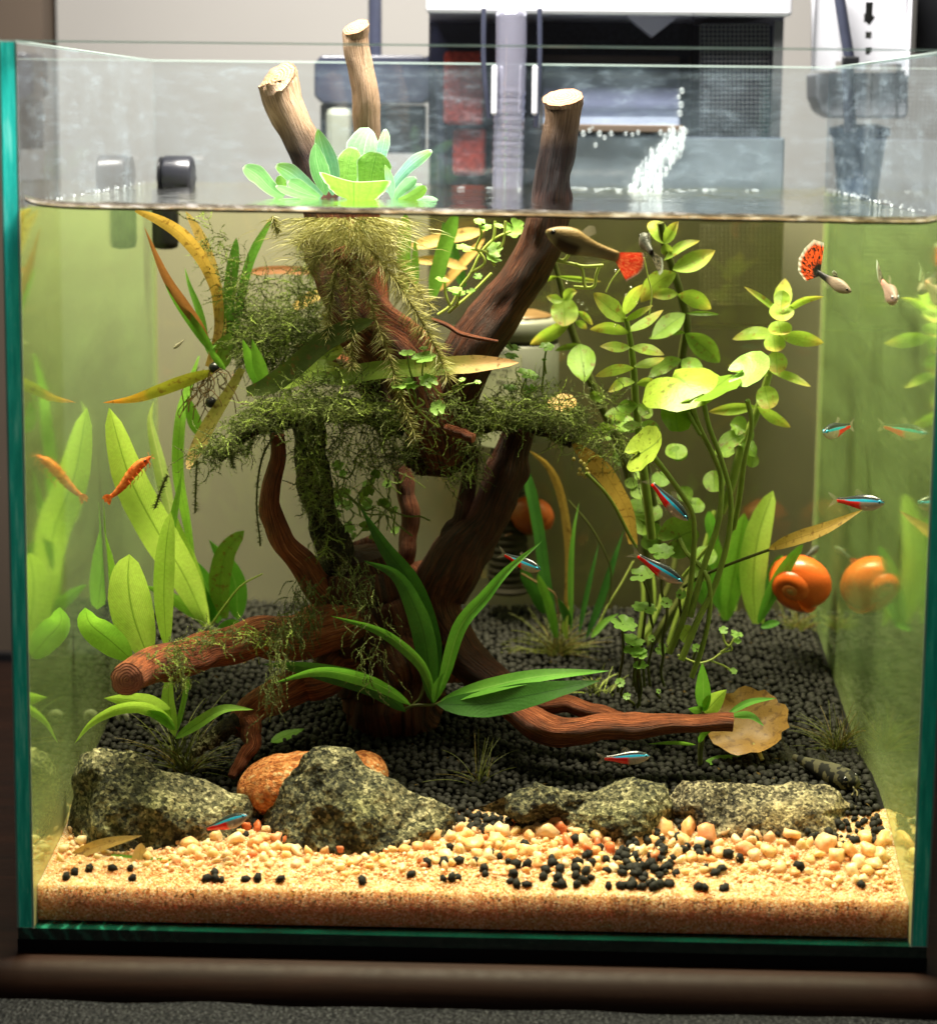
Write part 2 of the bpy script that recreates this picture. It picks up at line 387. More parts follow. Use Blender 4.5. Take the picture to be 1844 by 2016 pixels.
def _edgeb():
    t = NT('dark_green_base_glass_edge'); p = t.pos(); x, y, z = t.xyz(p)
    wv = t.math('POWER', t.math('ABSOLUTE', t.math('SINE', t.math('ADD', t.math('MULTIPLY', t.math('ADD', x, t.math('MULTIPLY', z, .5)), 520), t.math('MULTIPLY', t.noise(p, 90, 3), 5)))), 8)
    n = t.noise(t.vmul(p, (60, 60, 600)), 1, 3)
    col = t.mix(t.math('MULTIPLY', t.math('MULTIPLY', wv, t.math('MULTIPLY_ADD', x, -14, .75, True)), .55), t.ramp(n, [(.3, S(2, 24, 19)), (.7, S(4, 52, 40))]), S(60, 170, 140))
    return t.out(t.bsdf(col=col, rough=.1, spec=.6))
M['edgeb'] = _edgeb()
M['mat'] = plain('black_foam', (.006, .006, .008, 1), .8, .2)
M['silicone'] = (lambda t: t.out(t.mixs(.80, t.mixs(.5, t.bsdf(col=S(196, 204, 168), rough=.3), t.n('BsdfTranslucent', {'Color': S(200, 205, 150)}).outputs[0]), t.n('BsdfTransparent', {'Color': (1, 1, 1, 1)}).outputs[0])))(NT('clear_silicone'))
def _water():
    t = NT('water_surface'); p = t.pos(); x, y, z = t.xyz(p)
    n = t.noise(t.vmul(p, (110, 150, 1)), 1, 4, .55, .6); n2 = t.noise(t.vmul(p, (420, 520, 1)), 1, 2)
    near = t.math('MULTIPLY', t.math('MULTIPLY_ADD', x, 8, -.7, True), t.math('MULTIPLY_ADD', y, 8, -.6, True))
    st = t.math('MULTIPLY_ADD', near, .55, .22)
    b = t.n('Bump', {'Height': t.math('MULTIPLY_ADD', n2, .25, n), 'Strength': st, 'Distance': .0025}).outputs[0]
    g = t.n('BsdfGlossy', {'Color': (1, 1, 1, 1), 'Roughness': .02, 'Normal': b}).outputs[0]
    tr = t.n('BsdfTransparent', {'Color': (1.0, .96, .72, 1)}).outputs[0]
    return t.out(t.mixs(t.schlick(.05, b, 2.5), tr, g))
M['water'] = _water()
def _menis():
    t = NT('water_meniscus'); p = t.pos(); n = t.noise(t.vmul(p, (140, 60, 500)), 1, 4)
    col = t.ramp(n, [(.32, S(58, 50, 40)), (.52, S(120, 112, 100)), (.70, S(196, 194, 192))])
    g = t.n('BsdfGlossy', {'Color': (.75, .75, .75, 1), 'Roughness': .12}).outputs[0]
    d = t.mixs(.6, t.n('BsdfDiffuse', {'Color': col}).outputs[0], t.n('BsdfTranslucent', {'Color': col}).outputs[0])
    return t.out(t.mixs(.45, d, g))
M['menis'] = _menis()
M['waterline'] = plain('dark_waterline', S(86, 66, 44), .3, .6, var=.5, sc=200)
def _back():
    t = NT('tea_coloured_water_with_glow_film'); n = t.noise(t.pos(), 30, 4)
    d = t.n('BsdfDiffuse', {'Color': t.mix(n, (.56, .56, .22, 1), (.62, .60, .30, 1))}).outputs[0]  # scattered glow of the water painted as a thin yellow-green film
    return t.out(t.mixs(t.math('MULTIPLY_ADD', n, .05, .03), t.n('BsdfTransparent', {'Color': (1.0, .97, .58, 1)}).outputs[0], d))
M['backtint'] = _back()
M['wall'] = plain('painted_wall', S(126, 124, 121), .85, .1, var=.05, sc=6)
M['door'] = plain('brown_painted_panel', S(72, 62, 53), .7, .2, var=.1, sc=14)
def _table():
    t = NT('red_brown_wood'); p = t.pos(); n = t.noise(t.vmul(p, (6, 70, 70)), 1, 6, .6, .8); n2 = t.noise(p, 240, 3)
    col = t.ramp(n, [(.3, S(24, 11, 5)), (.55, S(38, 18, 9)), (.8, S(54, 28, 15))])
    return t.out(t.bsdf(col=col, rough=t.math('MULTIPLY_ADD', n2, .2, .5), spec=.18, nrm=t.bump(t.math('ADD', n, t.math('MULTIPLY', n2, .2)), .15, .001)))
M['table'] = _table()
def _cloth():
    t = NT('dark_grey_weave'); p = t.pos()
    a = t.noise(t.vmul(t.n('VectorRotate', {'Vector': p, 'Angle': .6}, rotation_type='Z_AXIS').outputs[0], (1500, 620, 1)), 1, 3, .6)
    b = t.noise(t.vmul(t.n('VectorRotate', {'Vector': p, 'Angle': -.7}, rotation_type='Z_AXIS').outputs[0], (1500, 620, 1)), 1, 3, .6)
    h = t.math('MAXIMUM', a, b)
    col = t.ramp(h, [(.42, S(7, 7, 9)), (.56, S(30, 31, 34)), (.70, S(92, 94, 98))])
    return t.out(t.bsdf(col=col, rough=.95, spec=.04, nrm=t.bump(h, .9, .001)))
M['cloth'] = _cloth()
def _sand():
    t = NT('beige_sand'); p = t.pos(); v = t.n('TexVoronoi', {'Vector': p, 'Scale': 2100.}); c = t.xyz(v.outputs[1]); d = v.outputs[0]
    col = t.ramp(c[0], [(0, S(192, 122, 70)), (.3, S(216, 160, 100)), (.65, S(230, 184, 128)), (.92, S(242, 216, 174)), (1, S(248, 234, 208))])
    z, y = t.xyz(p)[2], t.xyz(p)[1]
    # the buried sand against the glass is stained rusty brown in a layer
    n = t.noise(t.vmul(p, (40, 40, 90)), 1, 4)
    deep = t.math('MULTIPLY_ADD', t.math('ADD', z, t.math('MULTIPLY', n, .004)), -420, .0135*420, True)
    face = t.math('MULTIPLY_ADD', y, -900, 1.0, True)
    col = t.mix(t.math('MULTIPLY', t.math('MULTIPLY', deep, face), .0), col, t.mix(1, col, S(224, 150, 84), 'MULTIPLY'))
    return t.out(t.bsdf(col=col, rough=.55, spec=.3, sss=.8, nrm=t.bump(t.math('SUBTRACT', 1, d), .8, .0006)))
M['sand'] = _sand()
def stonemat(name, cols, rough=.42, sss=.4, sc=400):
    t = NT(name); p = t.n('TexCoord').outputs['Object']; r = t.n('ObjectInfo').outputs['Random']
    pp = t.n('VectorMath', {0: t.pos(), 1: (0, 0, 0)}, operation='ADD').outputs[0]
    n = t.noise(pp, sc, 4, .6); k = len(cols)
    base = t.ramp(r, [(i/(k-1), c) for i, c in enumerate(cols)])
    col = t.mix(t.ramp(n, [(.42, (0, 0, 0)), (.68, (.8,)*3)]), base, t.mix(1, base, (.92, .72, .50, 1), 'MULTIPLY'))
    k = dict(col=col, rough=rough, spec=.4, nrm=t.bump(n, .4, .0008))
    if sss: k['sss'] = sss
    return t.out(t.bsdf(**k))
M['pebble'] = stonemat('quartz_pebble', [S(232, 194, 138), S(224, 172, 116), S(238, 212, 172), S(212, 146, 90), S(232, 188, 128), S(234, 204, 156), S(200, 100, 54), S(240, 214, 170), S(226, 180, 120), S(228, 190, 140)])
M['grain'] = (lambda t: t.out(t.bsdf(col=t.ramp(t.xyz(t.n('TexVoronoi', {'Vector': t.pos(), 'Scale': 700.}).outputs[1])[0], [(0, S(196, 122, 70)), (.4, S(222, 168, 108)), (.8, S(236, 202, 152)), (1, S(246, 228, 196))]), rough=.4, spec=.4)))(NT('sand_grains'))
def _pellet():
    t = NT('black_soil_pellet'); p = t.pos(); n = t.noise(p, 700, 4, .6); v = t.xyz(t.n('TexVoronoi', {'Vector': p, 'Scale': 300.}).outputs[1])[0]
    col = t.mix(v, S(12, 13, 11), S(31, 31, 27)); col = t.mix(t.math('MULTIPLY', n, .35), col, S(50, 48, 38))
    return t.out(t.bsdf(col=col, rough=.72, spec=.22, nrm=t.bump(n, .5, .0005)))
M['pellet'] = _pellet()
M['soil'] = plain('black_soil', S(22, 22, 20), .9, .1, var=.4, sc=500, bump=.4)
M['wood'] = woodmat('wet_red_driftwood')
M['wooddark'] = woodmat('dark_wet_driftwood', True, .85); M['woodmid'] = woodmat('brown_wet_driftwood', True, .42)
M['woodmoss'] = rockmat('moss_stained_wood', S(20, 18, 10), S(46, 36, 20), S(66, 58, 30), (.6, .8, .4, 1), 1.4)
M['cutdry'] = cutmat('pale_cut_wood', S(172, 130, 94), S(132, 88, 60), S(110, 70, 46))
M['cutwet'] = cutmat('wet_cut_wood', S(206, 132, 104), S(160, 90, 66), S(112, 58, 42))
M['rock'] = rockmat('mossy_grey_stone', S(20, 21, 15), S(62, 63, 46), S(128, 124, 92), (.80, .88, .60, 1))
M['rockb'] = rockmat('banded_grey_stone', S(22, 20, 16), S(82, 77, 60), S(164, 154, 122), (1.0, .80, .5, 1), 1.15)
M['orangerock'] = rockmat('orange_stone', S(120, 60, 24), S(186, 112, 56), S(206, 142, 84), (.95, .74, .55, 1), .8)
# leaves
M['sword'] = leafmat('bright_green_blade', S(170, 216, 84), S(210, 240, 122), S(100, 142, 44), None, .54, .6)
M['sword2'] = leafmat('mid_green_blade', S(116, 180, 62), S(160, 212, 84), S(84, 126, 40), None, .46, .45)
M['pale'] = leafmat('pale_green_blade', S(157, 184, 111), S(202, 222, 143), S(249, 250, 200), None, .45, .3)
M['fern'] = leafmat('dark_green_blade', S(43, 91, 33), S(74, 130, 46), S(33, 71, 26), None, .34, .4)
M['fernb'] = leafmat('fresh_green_blade', S(83, 154, 48), S(118, 182, 67), S(145, 195, 95), None, .4, .4)
M['olive'] = leafmat('dark_olive_blade', S(66, 82, 30), S(92, 108, 40), None, None, .3, .3, spots=.4)
M['brown'] = leafmat('brown_ageing_blade', S(166, 134, 66), S(202, 168, 89), S(143, 111, 53), None, .42, .3, spots=.5)
M['tan'] = leafmat('tan_dying_blade', S(229, 179, 102), S(250, 213, 134), None, None, .45, .3, spots=.3)
M['rust'] = leafmat('rusty_blade', S(136, 88, 52), S(160, 108, 68), None, None, .4, .3)
M['decay'] = leafmat('pale_decaying_blade', S(176, 176, 84), S(214, 194, 122), S(150, 160, 60), S(226, 190, 136), .4, .3, spots=.5)
M['valgreen'] = leafmat('grass_green_strap', S(89, 148, 48), S(134, 188, 69), None, None, .4, .3)
M['valtip'] = leafmat('green_strap_brown_tip', S(116, 148, 53), S(157, 182, 73), None, S(240, 184, 130), .4, .3, spots=.3)
M['valrust'] = leafmat('olive_strap_orange_tip', S(132, 141, 48), S(172, 166, 62), None, S(229, 141, 55), .4, .3, spots=.3)
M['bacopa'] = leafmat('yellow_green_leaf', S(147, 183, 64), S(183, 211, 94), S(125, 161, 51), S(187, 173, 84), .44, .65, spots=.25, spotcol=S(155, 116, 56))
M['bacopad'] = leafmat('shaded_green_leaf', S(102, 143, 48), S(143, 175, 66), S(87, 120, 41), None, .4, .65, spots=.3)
M['lily'] = leafmat('round_yellow_green_leaf', S(128, 159, 44), S(161, 183, 70), S(92, 116, 38), None, .30, .04, spots=.2, spotcol=S(92, 92, 30))
M['lilyd'] = leafmat('round_mid_green_leaf', S(96, 132, 34), S(128, 160, 48), S(84, 118, 30), None, .34, .04)
M['penny'] = leafmat('fresh_round_leaf', S(132, 183, 80), S(169, 211, 111), None, None, .42, .04)
M['deadlily'] = leafmat('dead_tan_leaf', S(146, 108, 48), S(176, 138, 70), None, None, .3, .04, spots=.8, spotcol=S(110, 78, 36), sc=500)
M['pistia'] = leafmat('water_lettuce_leaf', S(99, 167, 103), S(134, 189, 128), S(171, 207, 163), None, .38, .22, rough=.8, ribs=7, midw=.02, edge=S(196, 217, 196))
M['pistiab'] = leafmat('water_lettuce_pale_leaf', S(103, 167, 138), S(138, 191, 161), S(174, 209, 189), S(117, 165, 77), .3, .22, rough=.85, ribs=5, midw=.02, edge=S(196, 217, 196))
M['pistiay'] = leafmat('water_lettuce_inner_leaf', S(103, 163, 55), S(136, 184, 77), S(77, 128, 44), None, .46, .22, rough=.75, ribs=6, midw=.02, edge=S(196, 217, 196))
def stemmat(name, a, b):
    t = NT(name); n = t.noise(t.pos(), 200, 3); c = t.mix(n, a, b)
    return t.out(t.mixs(.2, t.bsdf(col=c, rough=.4, spec=.35), t.n('BsdfTranslucent', {'Color': c}).outputs[0]))
M['stem'] = stemmat('green_stem', S(92, 112, 40), S(136, 156, 66)); M['stemd'] = stemmat('dark_stem', S(58, 66, 28), S(92, 98, 44))
M['stemy'] = stemmat('pale_stem', S(166, 186, 84), S(196, 208, 116)); M['rootb'] = stemmat('brown_root', S(84, 62, 36), S(130, 104, 66))
M['roothair'] = stemmat('pale_feathery_root', S(118, 114, 58), S(186, 182, 116)); M['rootcore'] = stemmat('olive_root', S(104, 98, 40), S(140, 130, 62))
def mossmat(name, a, b):
    t = NT(name); p = t.pos(); c = t.mix(t.ramp(t.noise(p, 70, 4), [(.35, (0, 0, 0)), (.65, (1, 1, 1))]), a, b)
    c = t.mix(t.math('MULTIPLY', t.noise(p, 900, 2), .7), c, S(140, 148, 92))
    return t.out(t.mixs(.25, t.bsdf(col=c, rough=.7, spec=.15), t.n('BsdfTranslucent', {'Color': c}).outputs[0]))
M['moss'] = mossmat('dusty_moss', S(52, 68, 32), S(108, 126, 60)); M['mossg'] = mossmat('green_moss', S(84, 112, 36), S(150, 176, 66))
M['mossd'] = mossmat('dark_moss', S(28, 38, 18), S(52, 64, 30))
M['tuft'] = stemmat('thin_grass', S(72, 84, 30), S(122, 126, 52)); M['tuftb'] = stemmat('browning_grass', S(98, 82, 36), S(140, 124, 58))
# equipment
M['white'] = plain('white_plastic', S(166, 167, 174), .35, .4, var=.03)
M['black'] = plain('black_plastic', S(16, 17, 20), .35, .5, var=.2)
M['gloss2'] = plain('hazed_grey_plastic', S(92, 98, 104), .3, .5, var=.2, sc=60)
M['hose'] = plain('brown_olive_hose', S(40, 36, 25), .7, .15, var=.3)
M['gloss'] = plain('glossy_dark_plastic', S(44, 47, 60), .18, .6, var=.15)
M['greyp'] = plain('grey_plastic', S(112, 114, 102), .4, .4, var=.08)
M['greyd'] = plain('dark_grey_plastic', S(96, 98, 92), .4, .4, var=.08)
M['label'] = plain('pale_label', S(150, 152, 126), .5, .3, var=.03)
M['ink'] = plain('black_ink', S(24, 24, 20), .6, .2)
M['sponge_red'] = plain('red_sponge', S(150, 62, 48), .95, .05, var=.5, sc=420, bump=.8)
M['sponge_black'] = plain('black_sponge', S(48, 52, 60), .95, .05, var=.4, sc=500, bump=.6)
M['smoke'] = glassmat('smoked_clear_plastic', .06, (.70, .70, .76, 1))
M['tubeclear'] = (lambda t: t.out(t.mixs(t.schlick(.25, None, 3.), t.mixs(.35, t.n('BsdfTransparent', {'Color': (.75, .75, .82, 1)}).outputs[0], t.bsdf(col=S(150, 150, 166), rough=.25)), t.n('BsdfGlossy', {'Color': (.9, .9, 1, 1), 'Roughness': .1}).outputs[0])))(NT('clear_intake_tube'))
M['bluetint'] = plain('blue_bucket_plastic', S(110, 140, 178), .4, .4, var=.1)
M['lip'] = plain('blue_grey_lip', S(84, 88, 104), .35, .5, var=.25, sc=60)
M['foam'] = (lambda t: t.out(t.mixs(.74, t.mixs(.5, t.n('BsdfDiffuse', {'Color': (.38, .43, .44, 1)}).outputs[0], t.n('BsdfTranslucent', {'Color': (.9, .97, .97, 1)}).outputs[0]), t.n('BsdfTransparent', {'Color': (1, 1, 1, 1)}).outputs[0])))(NT('white_falling_water'))
M['bubble'] = glassmat('air_bubble', .25)
# ------------------------------------------------------------------ the setting
def boxobj(name, a, b, mat, parent=None, bv=0., kind=None):
    m = MB(); m.box(a, b); o = m.build(name, mat, parent, smooth=False)
    if bv: bevel(o, bv)
    if kind: o['kind'] = kind
    return o
boxobj('wall', (-.088, .42, -.6), (.9, .47, .9), M['wall'], kind='structure')
boxobj('door', (-.9, .40, -.6), (-.0905, .47, .9), M['door'], kind='structure')
boxobj('floor', (-1.2, -1.5, -.62), (1.4, .56, -.6), M['door'], kind='structure')
tb = thing('table', 'red-brown wooden table with a rounded front edge under the glass tank', 'table')
m = MB(); cs = [(-.0155, -.034), (-.0175, -.030), (-.0182, -.022), (-.0172, -.0150), (-.0150, -.0110), (-.0120, -.0090), (-.009, -.0085), (.33, -.0085), (.33, -.034)]
xs = np.linspace(-.5, .8, 60)
vs = [(x, a+.0006*nz(x*9, i), b) for x in xs for i, (a, b) in enumerate(cs)]; q = len(cs)
m.add(vs, [(i*q+j, (i+1)*q+j, (i+1)*q+(j+1) % q, i*q+(j+1) % q) for i in range(len(xs)-1) for j in range(q)])
m.build('table_top', M['table'], tb)
boxobj('leg', (-.36, .25, -.6), (-.31, .30, -.0345), M['table'], tb); boxobj('leg', (.60, .25, -.6), (.65, .30, -.0345), M['table'], tb)
boxobj('edge_strip', (-.5, .3305, -.030), (.8, .336, -.0045), M['black'], tb)
m = MB(); nx, ny = 90, 30
vs = [(-.25+.8*i/nx, -.42+.401*j/ny, -.0150+.0009*nz(i*.3, j*.3)-.0035*math.exp(-(ny-j)/1.5)) for j in range(ny+1) for i in range(nx+1)]
m.add(vs, [(j*(nx+1)+i, j*(nx+1)+i+1, (j+1)*(nx+1)+i+1, (j+1)*(nx+1)+i) for j in range(ny) for i in range(nx)])
o = m.build('fabric_cover', M['cloth']); tag(o, 'dark grey woven fabric in front of the table edge', 'fabric')
sol = o.modifiers.new('thick', 'SOLIDIFY'); sol.thickness = .004; sol.offset = -1
# ------------------------------------------------------------------ tank
T0 = .0055
tank = thing('glass_tank', 'rimless cube glass fish tank with green edges and a black base mat', 'fish tank')
boxobj('base_mat', (-T0, -.005, -.0085), (TW+T0, TD+T0, -.0042), M['mat'], tank)
boxobj('base_pane', (-T0+.0003, -.0052, -.004), (TW+T0-.0003, TD+T0, -.0001), M['edgeb'], tank)
boxobj('front_pane', (.0002, -.005, .0002), (TW-.0002, -.0002, TH), M['clear'], tank)
def thinrim(name, a, b): return boxobj(name, a, b, M['rim'], tank)
thinrim('rim', (.0002, -.0049, TH+.0001), (TW-.0002, -.0003, TH+.0006))
thinrim('rim', (.0002, TD+.0003, TH+.0001), (TW-.0002, TD+T0, TH+.0006))
for s, x0, x1 in ((-1, -T0, 0.), (1, TW, TW+T0)):
    xi = x0 if s > 0 else x1; xo = x1 if s > 0 else x0
    m = MB(); y0, y1 = -.0048, TD+T0
    def quad(x, za, zb, mi, flip):
        v = [(x, y0, za), (x, y1, za), (x, y1, zb), (x, y0, zb)]; m.add(v, [(0, 1, 2, 3) if not flip else (3, 2, 1, 0)], None, mi)
    quad(xi, 0, WZ, 0, s < 0); quad(xi, WZ, TH, 1, s < 0); quad(xo, 0, TH, 2, s > 0)
    p = m.build('side_pane', [M['mirror'], M['smudged'], M['clear']], tank, smooth=False)
    m = MB(); m.add([(x0+.0002, -.0050, 0), (x1-.0002, -.0050, 0), (x1-.0002, -.0050, TH), (x0+.0002, -.0050, TH)], [(0, 1, 2, 3)]); m.build('glass_edge', M['edge'], p, smooth=False)
    boxobj('seam', (xi-.0003-(.0002 if s < 0 else 0), -.0054, 0.0), (xi+.0003+(.0002 if s > 0 else 0), -.0050, TH), M['rim'], p)
    if s > 0: boxobj('seam', (xo-.0006, -.0054, 0.0), (xo, -.0050, TH), M['rim'], p)
    else: boxobj('seam', (xo, -.0054, 0.0), (xo+.0007, -.0050, TH), M['rim'], p)
    boxobj('rim', (x0, y0, TH+.0001), (x1, y1, TH+.0006), M['rim'], p)
    xa = xi + (.0001 if s < 0 else -.0019)
    m = MB(); tube(m, [(xi-s*.0004, TD-.0004, .003), (xi-s*.0004, TD-.0004, WZ-.001)], .0007, 8, .15); m.build('silicone_bead', M['silicone'], tank)
m = MB(); y = TD+.0012
m.add([(0, y, 0), (TW, y, 0), (TW, y, WZ), (0, y, WZ)], [(0, 1, 2, 3)]); m.add([(0, y, WZ), (TW, y, WZ), (TW, y, TH), (0, y, TH)], [(0, 1, 2, 3)], None, 1); m.build('back_pane', [M['glass'], M['smudged']], tank, smooth=False)
m = MB(); y = TD+.0005
m.add([(0, y, 0), (TW, y, 0), (TW, y, WZ), (0, y, WZ)], [(0, 1, 2, 3)])
o = m.build('water_body', M['backtint'], None, smooth=False); o['kind'] = 'structure'
# water surface with the meniscus climbing the panes
m = MB(); nx, ny = 120, 90; vs = []
for j in range(ny+1):
    for i in range(nx+1):
        x = .0006+(TW-.0012)*i/nx; y = .0004+(TD-.0010)*j/ny
        z = WZ+.0010*math.exp(-y/.0016)*.9+.0010*(math.exp(-x/.0016)+math.exp(-(TW-x)/.0016)+math.exp(-(TD-y)/.0016))
        rip = sm(.10, .25, x)*sm(.06, .2, y)
        z += (.00025+.0009*rip)*nz(x*60, y*75, 2)+.0004*rip*nz(x*170, y*190, 5)
        vs.append((x, y, z))
m.add(vs, [(j*(nx+1)+i, j*(nx+1)+i+1, (j+1)*(nx+1)+i+1, (j+1)*(nx+1)+i) for j in range(ny) for i in range(nx)])
o = m.build('water', M['water']); o['kind'] = 'structure'
m = MB(); n = 140; vs = []; zl = lambda x: WZ+.0005-(x-.14)*.006+.00018*nz(x*70)-.0
for i in range(n+1):
    x = .0003+(TW-.0006)*i/n; e = .0022*(math.exp(-x/.004)+.5*math.exp(-(TW-x)/.003))
    for a, b in ((.0000, .0010), (.0002, .0003), (.0009, -.0004), (.0013, -.0008)):
        vs.append((x, .0004+a, zl(x)+b*(1+.3*nz(x*90, b*900))+e))
m.add(vs, [(i*4+j, (i+1)*4+j, (i+1)*4+j+1, i*4+j+1) for i in range(n) for j in range(3)])
o = m.build('water_line', M['menis']); o['kind'] = 'structure'
m = MB(); c = [(.0005+(TW-.001)*i/n, .0007, zl(.0003+(TW-.0006)*i/n)-.0011+.0022*(math.exp(-(TW*i/n)/.004)+.5*math.exp(-(TW-TW*i/n)/.003))) for i in range(n+1)]
tube(m, c, .00042, 6, .25); o = m.build('water_line_edge', M['waterline']); o['kind'] = 'structure'
# frothy edge where ripples touch the side panes
# ------------------------------------------------------------------ equipment behind the rim
def at(px, py, y): return P(px, py, y)
fl = thing('hang_on_filter', 'clear box filter with white lid hanging on the back rim of the tank', 'filter', (.2, .26, .22))
ya, yb = .232, .305
def fbox(name, x0, y0, x1, y1, da, db, mat, bv=0.):
    a, b = at(x0, y1, da), at(x1, y0, da); return boxobj(name, (a.x, da, a.z), (b.x, db, b.z), mat, fl, bv)
fbox('lid', 838, -60, 1562, 24, .226, .315, M['white'], .0015)
fbox('shell', 842, 26, 1543, 300, .2285, .31, M['smoke'])
fbox('back_wall', 842, 24, 1543, 640, .306, .312, M['gloss'])
fbox('lower_body', 1085, 392, 1545, 636, .2284, .30, M['black'], .001)
fbox('upper_body', 1068, 270, 1545, 390, .2284, .236, M['gloss2'], .001)  # filter body above water, glass haze put into its lighter grey
fbox('red_sponge', 872, 100, 952, 245, .250, .29, M['sponge_red'], .002)
fbox('red_sponge', 890, 252, 955, 345, .255, .29, M['sponge_red'], .002)
fbox('divider', 1058, 30, 1066, 250, .2290, .30, M['gloss2'])
fbox('divider', 1357, 16, 1366, 265, .2262, .30, M['smoke'])
o = fbox('black_sponge', 1376, 44, 1516, 278, .238, .29, M['sponge_black'], .001)
m = MB()
for i in range(17):
    a, b = at(1378+i*8.4, 46, .2374), at(1378+i*8.4, 276, .2374); tube(m, [a, b], .00030, 4)
for i in range(26):
    a, b = at(1378, 48+i*9, .2371), at(1514, 48+i*9, .2371); tube(m, [a, b], .00030, 4)
m.build('mesh_net', M['greyd'], o)
m = MB()
for i in range(20):
    a, b = at(1378+i*8.4, 440, .2280), at(1378+i*8.4, 600, .2280); tube(m, [a, b], .00026, 4)
for i in range(18):
    a, b = at(1378, 445+i*9, .2279), at(1540, 445+i*9, .2279); tube(m, [a, b], .00020, 4)
m.build('mesh_net', M['gloss'], fl)
fbox('post', 1517, 40, 1542, 270, .233, .236, M['greyd'])
# sloping outflow lip
m = MB(); a, b, c, d = at(1068, 122, .262), at(1338, 122, .262), at(1338, 246, .2235), at(1068, 246, .2235)
m.add([a, b, c, d, a-Vector((0, 0, .004)), b-Vector((0, 0, .004)), c-Vector((0, 0, .003)), d-Vector((0, 0, .003))], [(0, 3, 2, 1), (4, 5, 6, 7), (3, 7, 6, 2), (0, 4, 7, 3), (1, 2, 6, 5), (0, 1, 5, 4)])
o = m.build('outflow_lip', M['lip'], fl, smooth=False); bevel(o, .0008)
fbox('lip_edge', 1066, 246, 1345, 258, .2225, .2255, M['door'], .0006); fbox('lip_edge', 1066, 110, 1338, 122, .262, .266, M['door'], .0006)
fbox('inner_wall', 1064, 25, 1362, 110, .290, .305, M['sponge_black'])
m = MB(); a, b, c = at(1225, 24, .240), at(1345, 24, .240), at(1284, 72, .240)
m.add([a, b, c, a+Vector((0, .01, 0)), b+Vector((0, .01, 0)), c+Vector((0, .01, 0))], [(0, 2, 1), (3, 4, 5), (0, 3, 5, 2), (1, 2, 5, 4), (0, 1, 4, 3)]); m.build('funnel', M['white'], fl, smooth=False)
# intake tube
m = MB(); c = path3([(1006, 14), (1006, 100), (1002, 230), (998, 392)], .214, 60); r = [.0066+(.0004*math.sin(i*2.4) if 26 < i < 52 else 0) for i in range(60)]; r[0] = .003; r[1] = .0052
tube(m, c, r, 24, nf=20); m.build('intake_tube', M['tubeclear'], fl)
for x0 in (966, 1046):
    o = fbox('clip', x0, 128, x0+13, 226, .206, .209, M['white'], .001)
m = MB(); tube(m, path3([(952, 16), (952, 130), (962, 232)], .212, 12), .0011, 8); tube(m, path3([(1062, 16), (1062, 130), (1054, 250)], .212, 12), .0011, 8); m.build('tube_guard', M['gloss'], fl)
# falling water
random.seed(3)
sp = thing('falling_water', 'white splash of water pouring from the filter lip to the surface', 'water splash')
m = MB()
for k in range(15):
    u_ = random.random(); x0 = 1352-u_*38; x1 = 1304-u_*66; c = path3([(x0, 262), ((x0+x1)/2+14-8*u_, 300), (x1+6, 345), (x1-4, 386)], (.218, .196), 26)
    for q in c:
        if random.random() < .25: continue
        r_ = random.uniform(.0002, .0008)*(1+.5*random.random()); v = IC1[0]*np.array([r_, r_, r_*random.uniform(1.4, 4.)])*(1+.25*np.random.RandomState(k).randn(len(IC1[0]), 1)*.5)
        m.add(v+np.array(q+Vector((random.gauss(0, .0006), random.gauss(0, .0006), random.gauss(0, .0006)))), IC1[1].tolist())
m.build('stream', M['foam'], sp)
m = MB()
for px, py, rr in [(1148, 262, 9), (1160, 256, 7), (1180, 262, 9), (1190, 270, 7), (1203, 262, 8), (1232, 262, 6), (1245, 264, 6), (1256, 260, 7), (1342, 178, 9), (1340, 205, 10), (1338, 222, 10), (1336, 190, 7), (1350, 258, 8), (1300, 260, 8), (1172, 285, 7), (1290, 330, 7), (1262, 352, 8), (1240, 368, 9), (1220, 380, 8), (1166, 250, 4)]:
    p = at(px, py, .219-.02*sm(250, 390, py)); s_ = rr*.55*mpp(.21)
    v = IC2[0]*np.array([s_, s_, s_*1.25])*(1+.15*np.random.RandomState(int(px)).randn(len(IC2[0]), 1)*.3)+np.array(p); m.add(v, IC2[1].tolist())
m.build('droplet', M['foam'], sp)
m = MB()
for k in range(60):
    x = random.gauss(.205, .03); y = TD-.010-abs(random.gauss(0, .016)); r_ = random.uniform(.0003, .0013)
    m.add(IC1[0]*np.array([r_*1.6, r_*1.6, r_*.3])+np.array([x, y, WZ+.0006]), IC1[1].tolist())
for k in range(46):
    y = random.uniform(.03, TD); x = random.choice((.0018, TW-.0018)); r_ = random.uniform(.0003, .0007)
    m.add(IC1[0]*r_+np.array([x, y, WZ+.0012]), IC1[1].tolist())
o = m.build('foam', M['foam']); o['kind'] = 'stuff'
# submerged pump with a printed label
pm = thing('filter_pump', 'grey round pump with a printed label behind the driftwood fork', 'pump', (.16, .2, .12))
ca = P(1021, 640, .198); rr = 80*mpp(.198)
m = MB()
def vcyl(mb, x, y, z0, z1, r, seg=40, bev=.0015, mi=0):
    c = [Vector((x, y, z0)), Vector((x, y, z0+.0001)), Vector((x, y, z0+bev)), Vector((x, y, z1-bev)), Vector((x, y, z1-bev*.3)), Vector((x, y, z1))]
    tube(mb, c, [r-bev, r-bev, r, r, r-bev*.3, r-bev], seg, cap=(True, True), mi=mi)
z0 = P(1030, 872, .186).z; z1 = P(1030, 632, .186).z; zm = P(1030, 676, .186).z; cyy = .200
vcyl(m, ca.x, cyy, z0, zm-.0006, rr); m.build('body', M['greyp'], pm)
m = MB(); vcyl(m, ca.x, cyy, zm, z1, rr); m.build('cap', M['greyp'], pm)
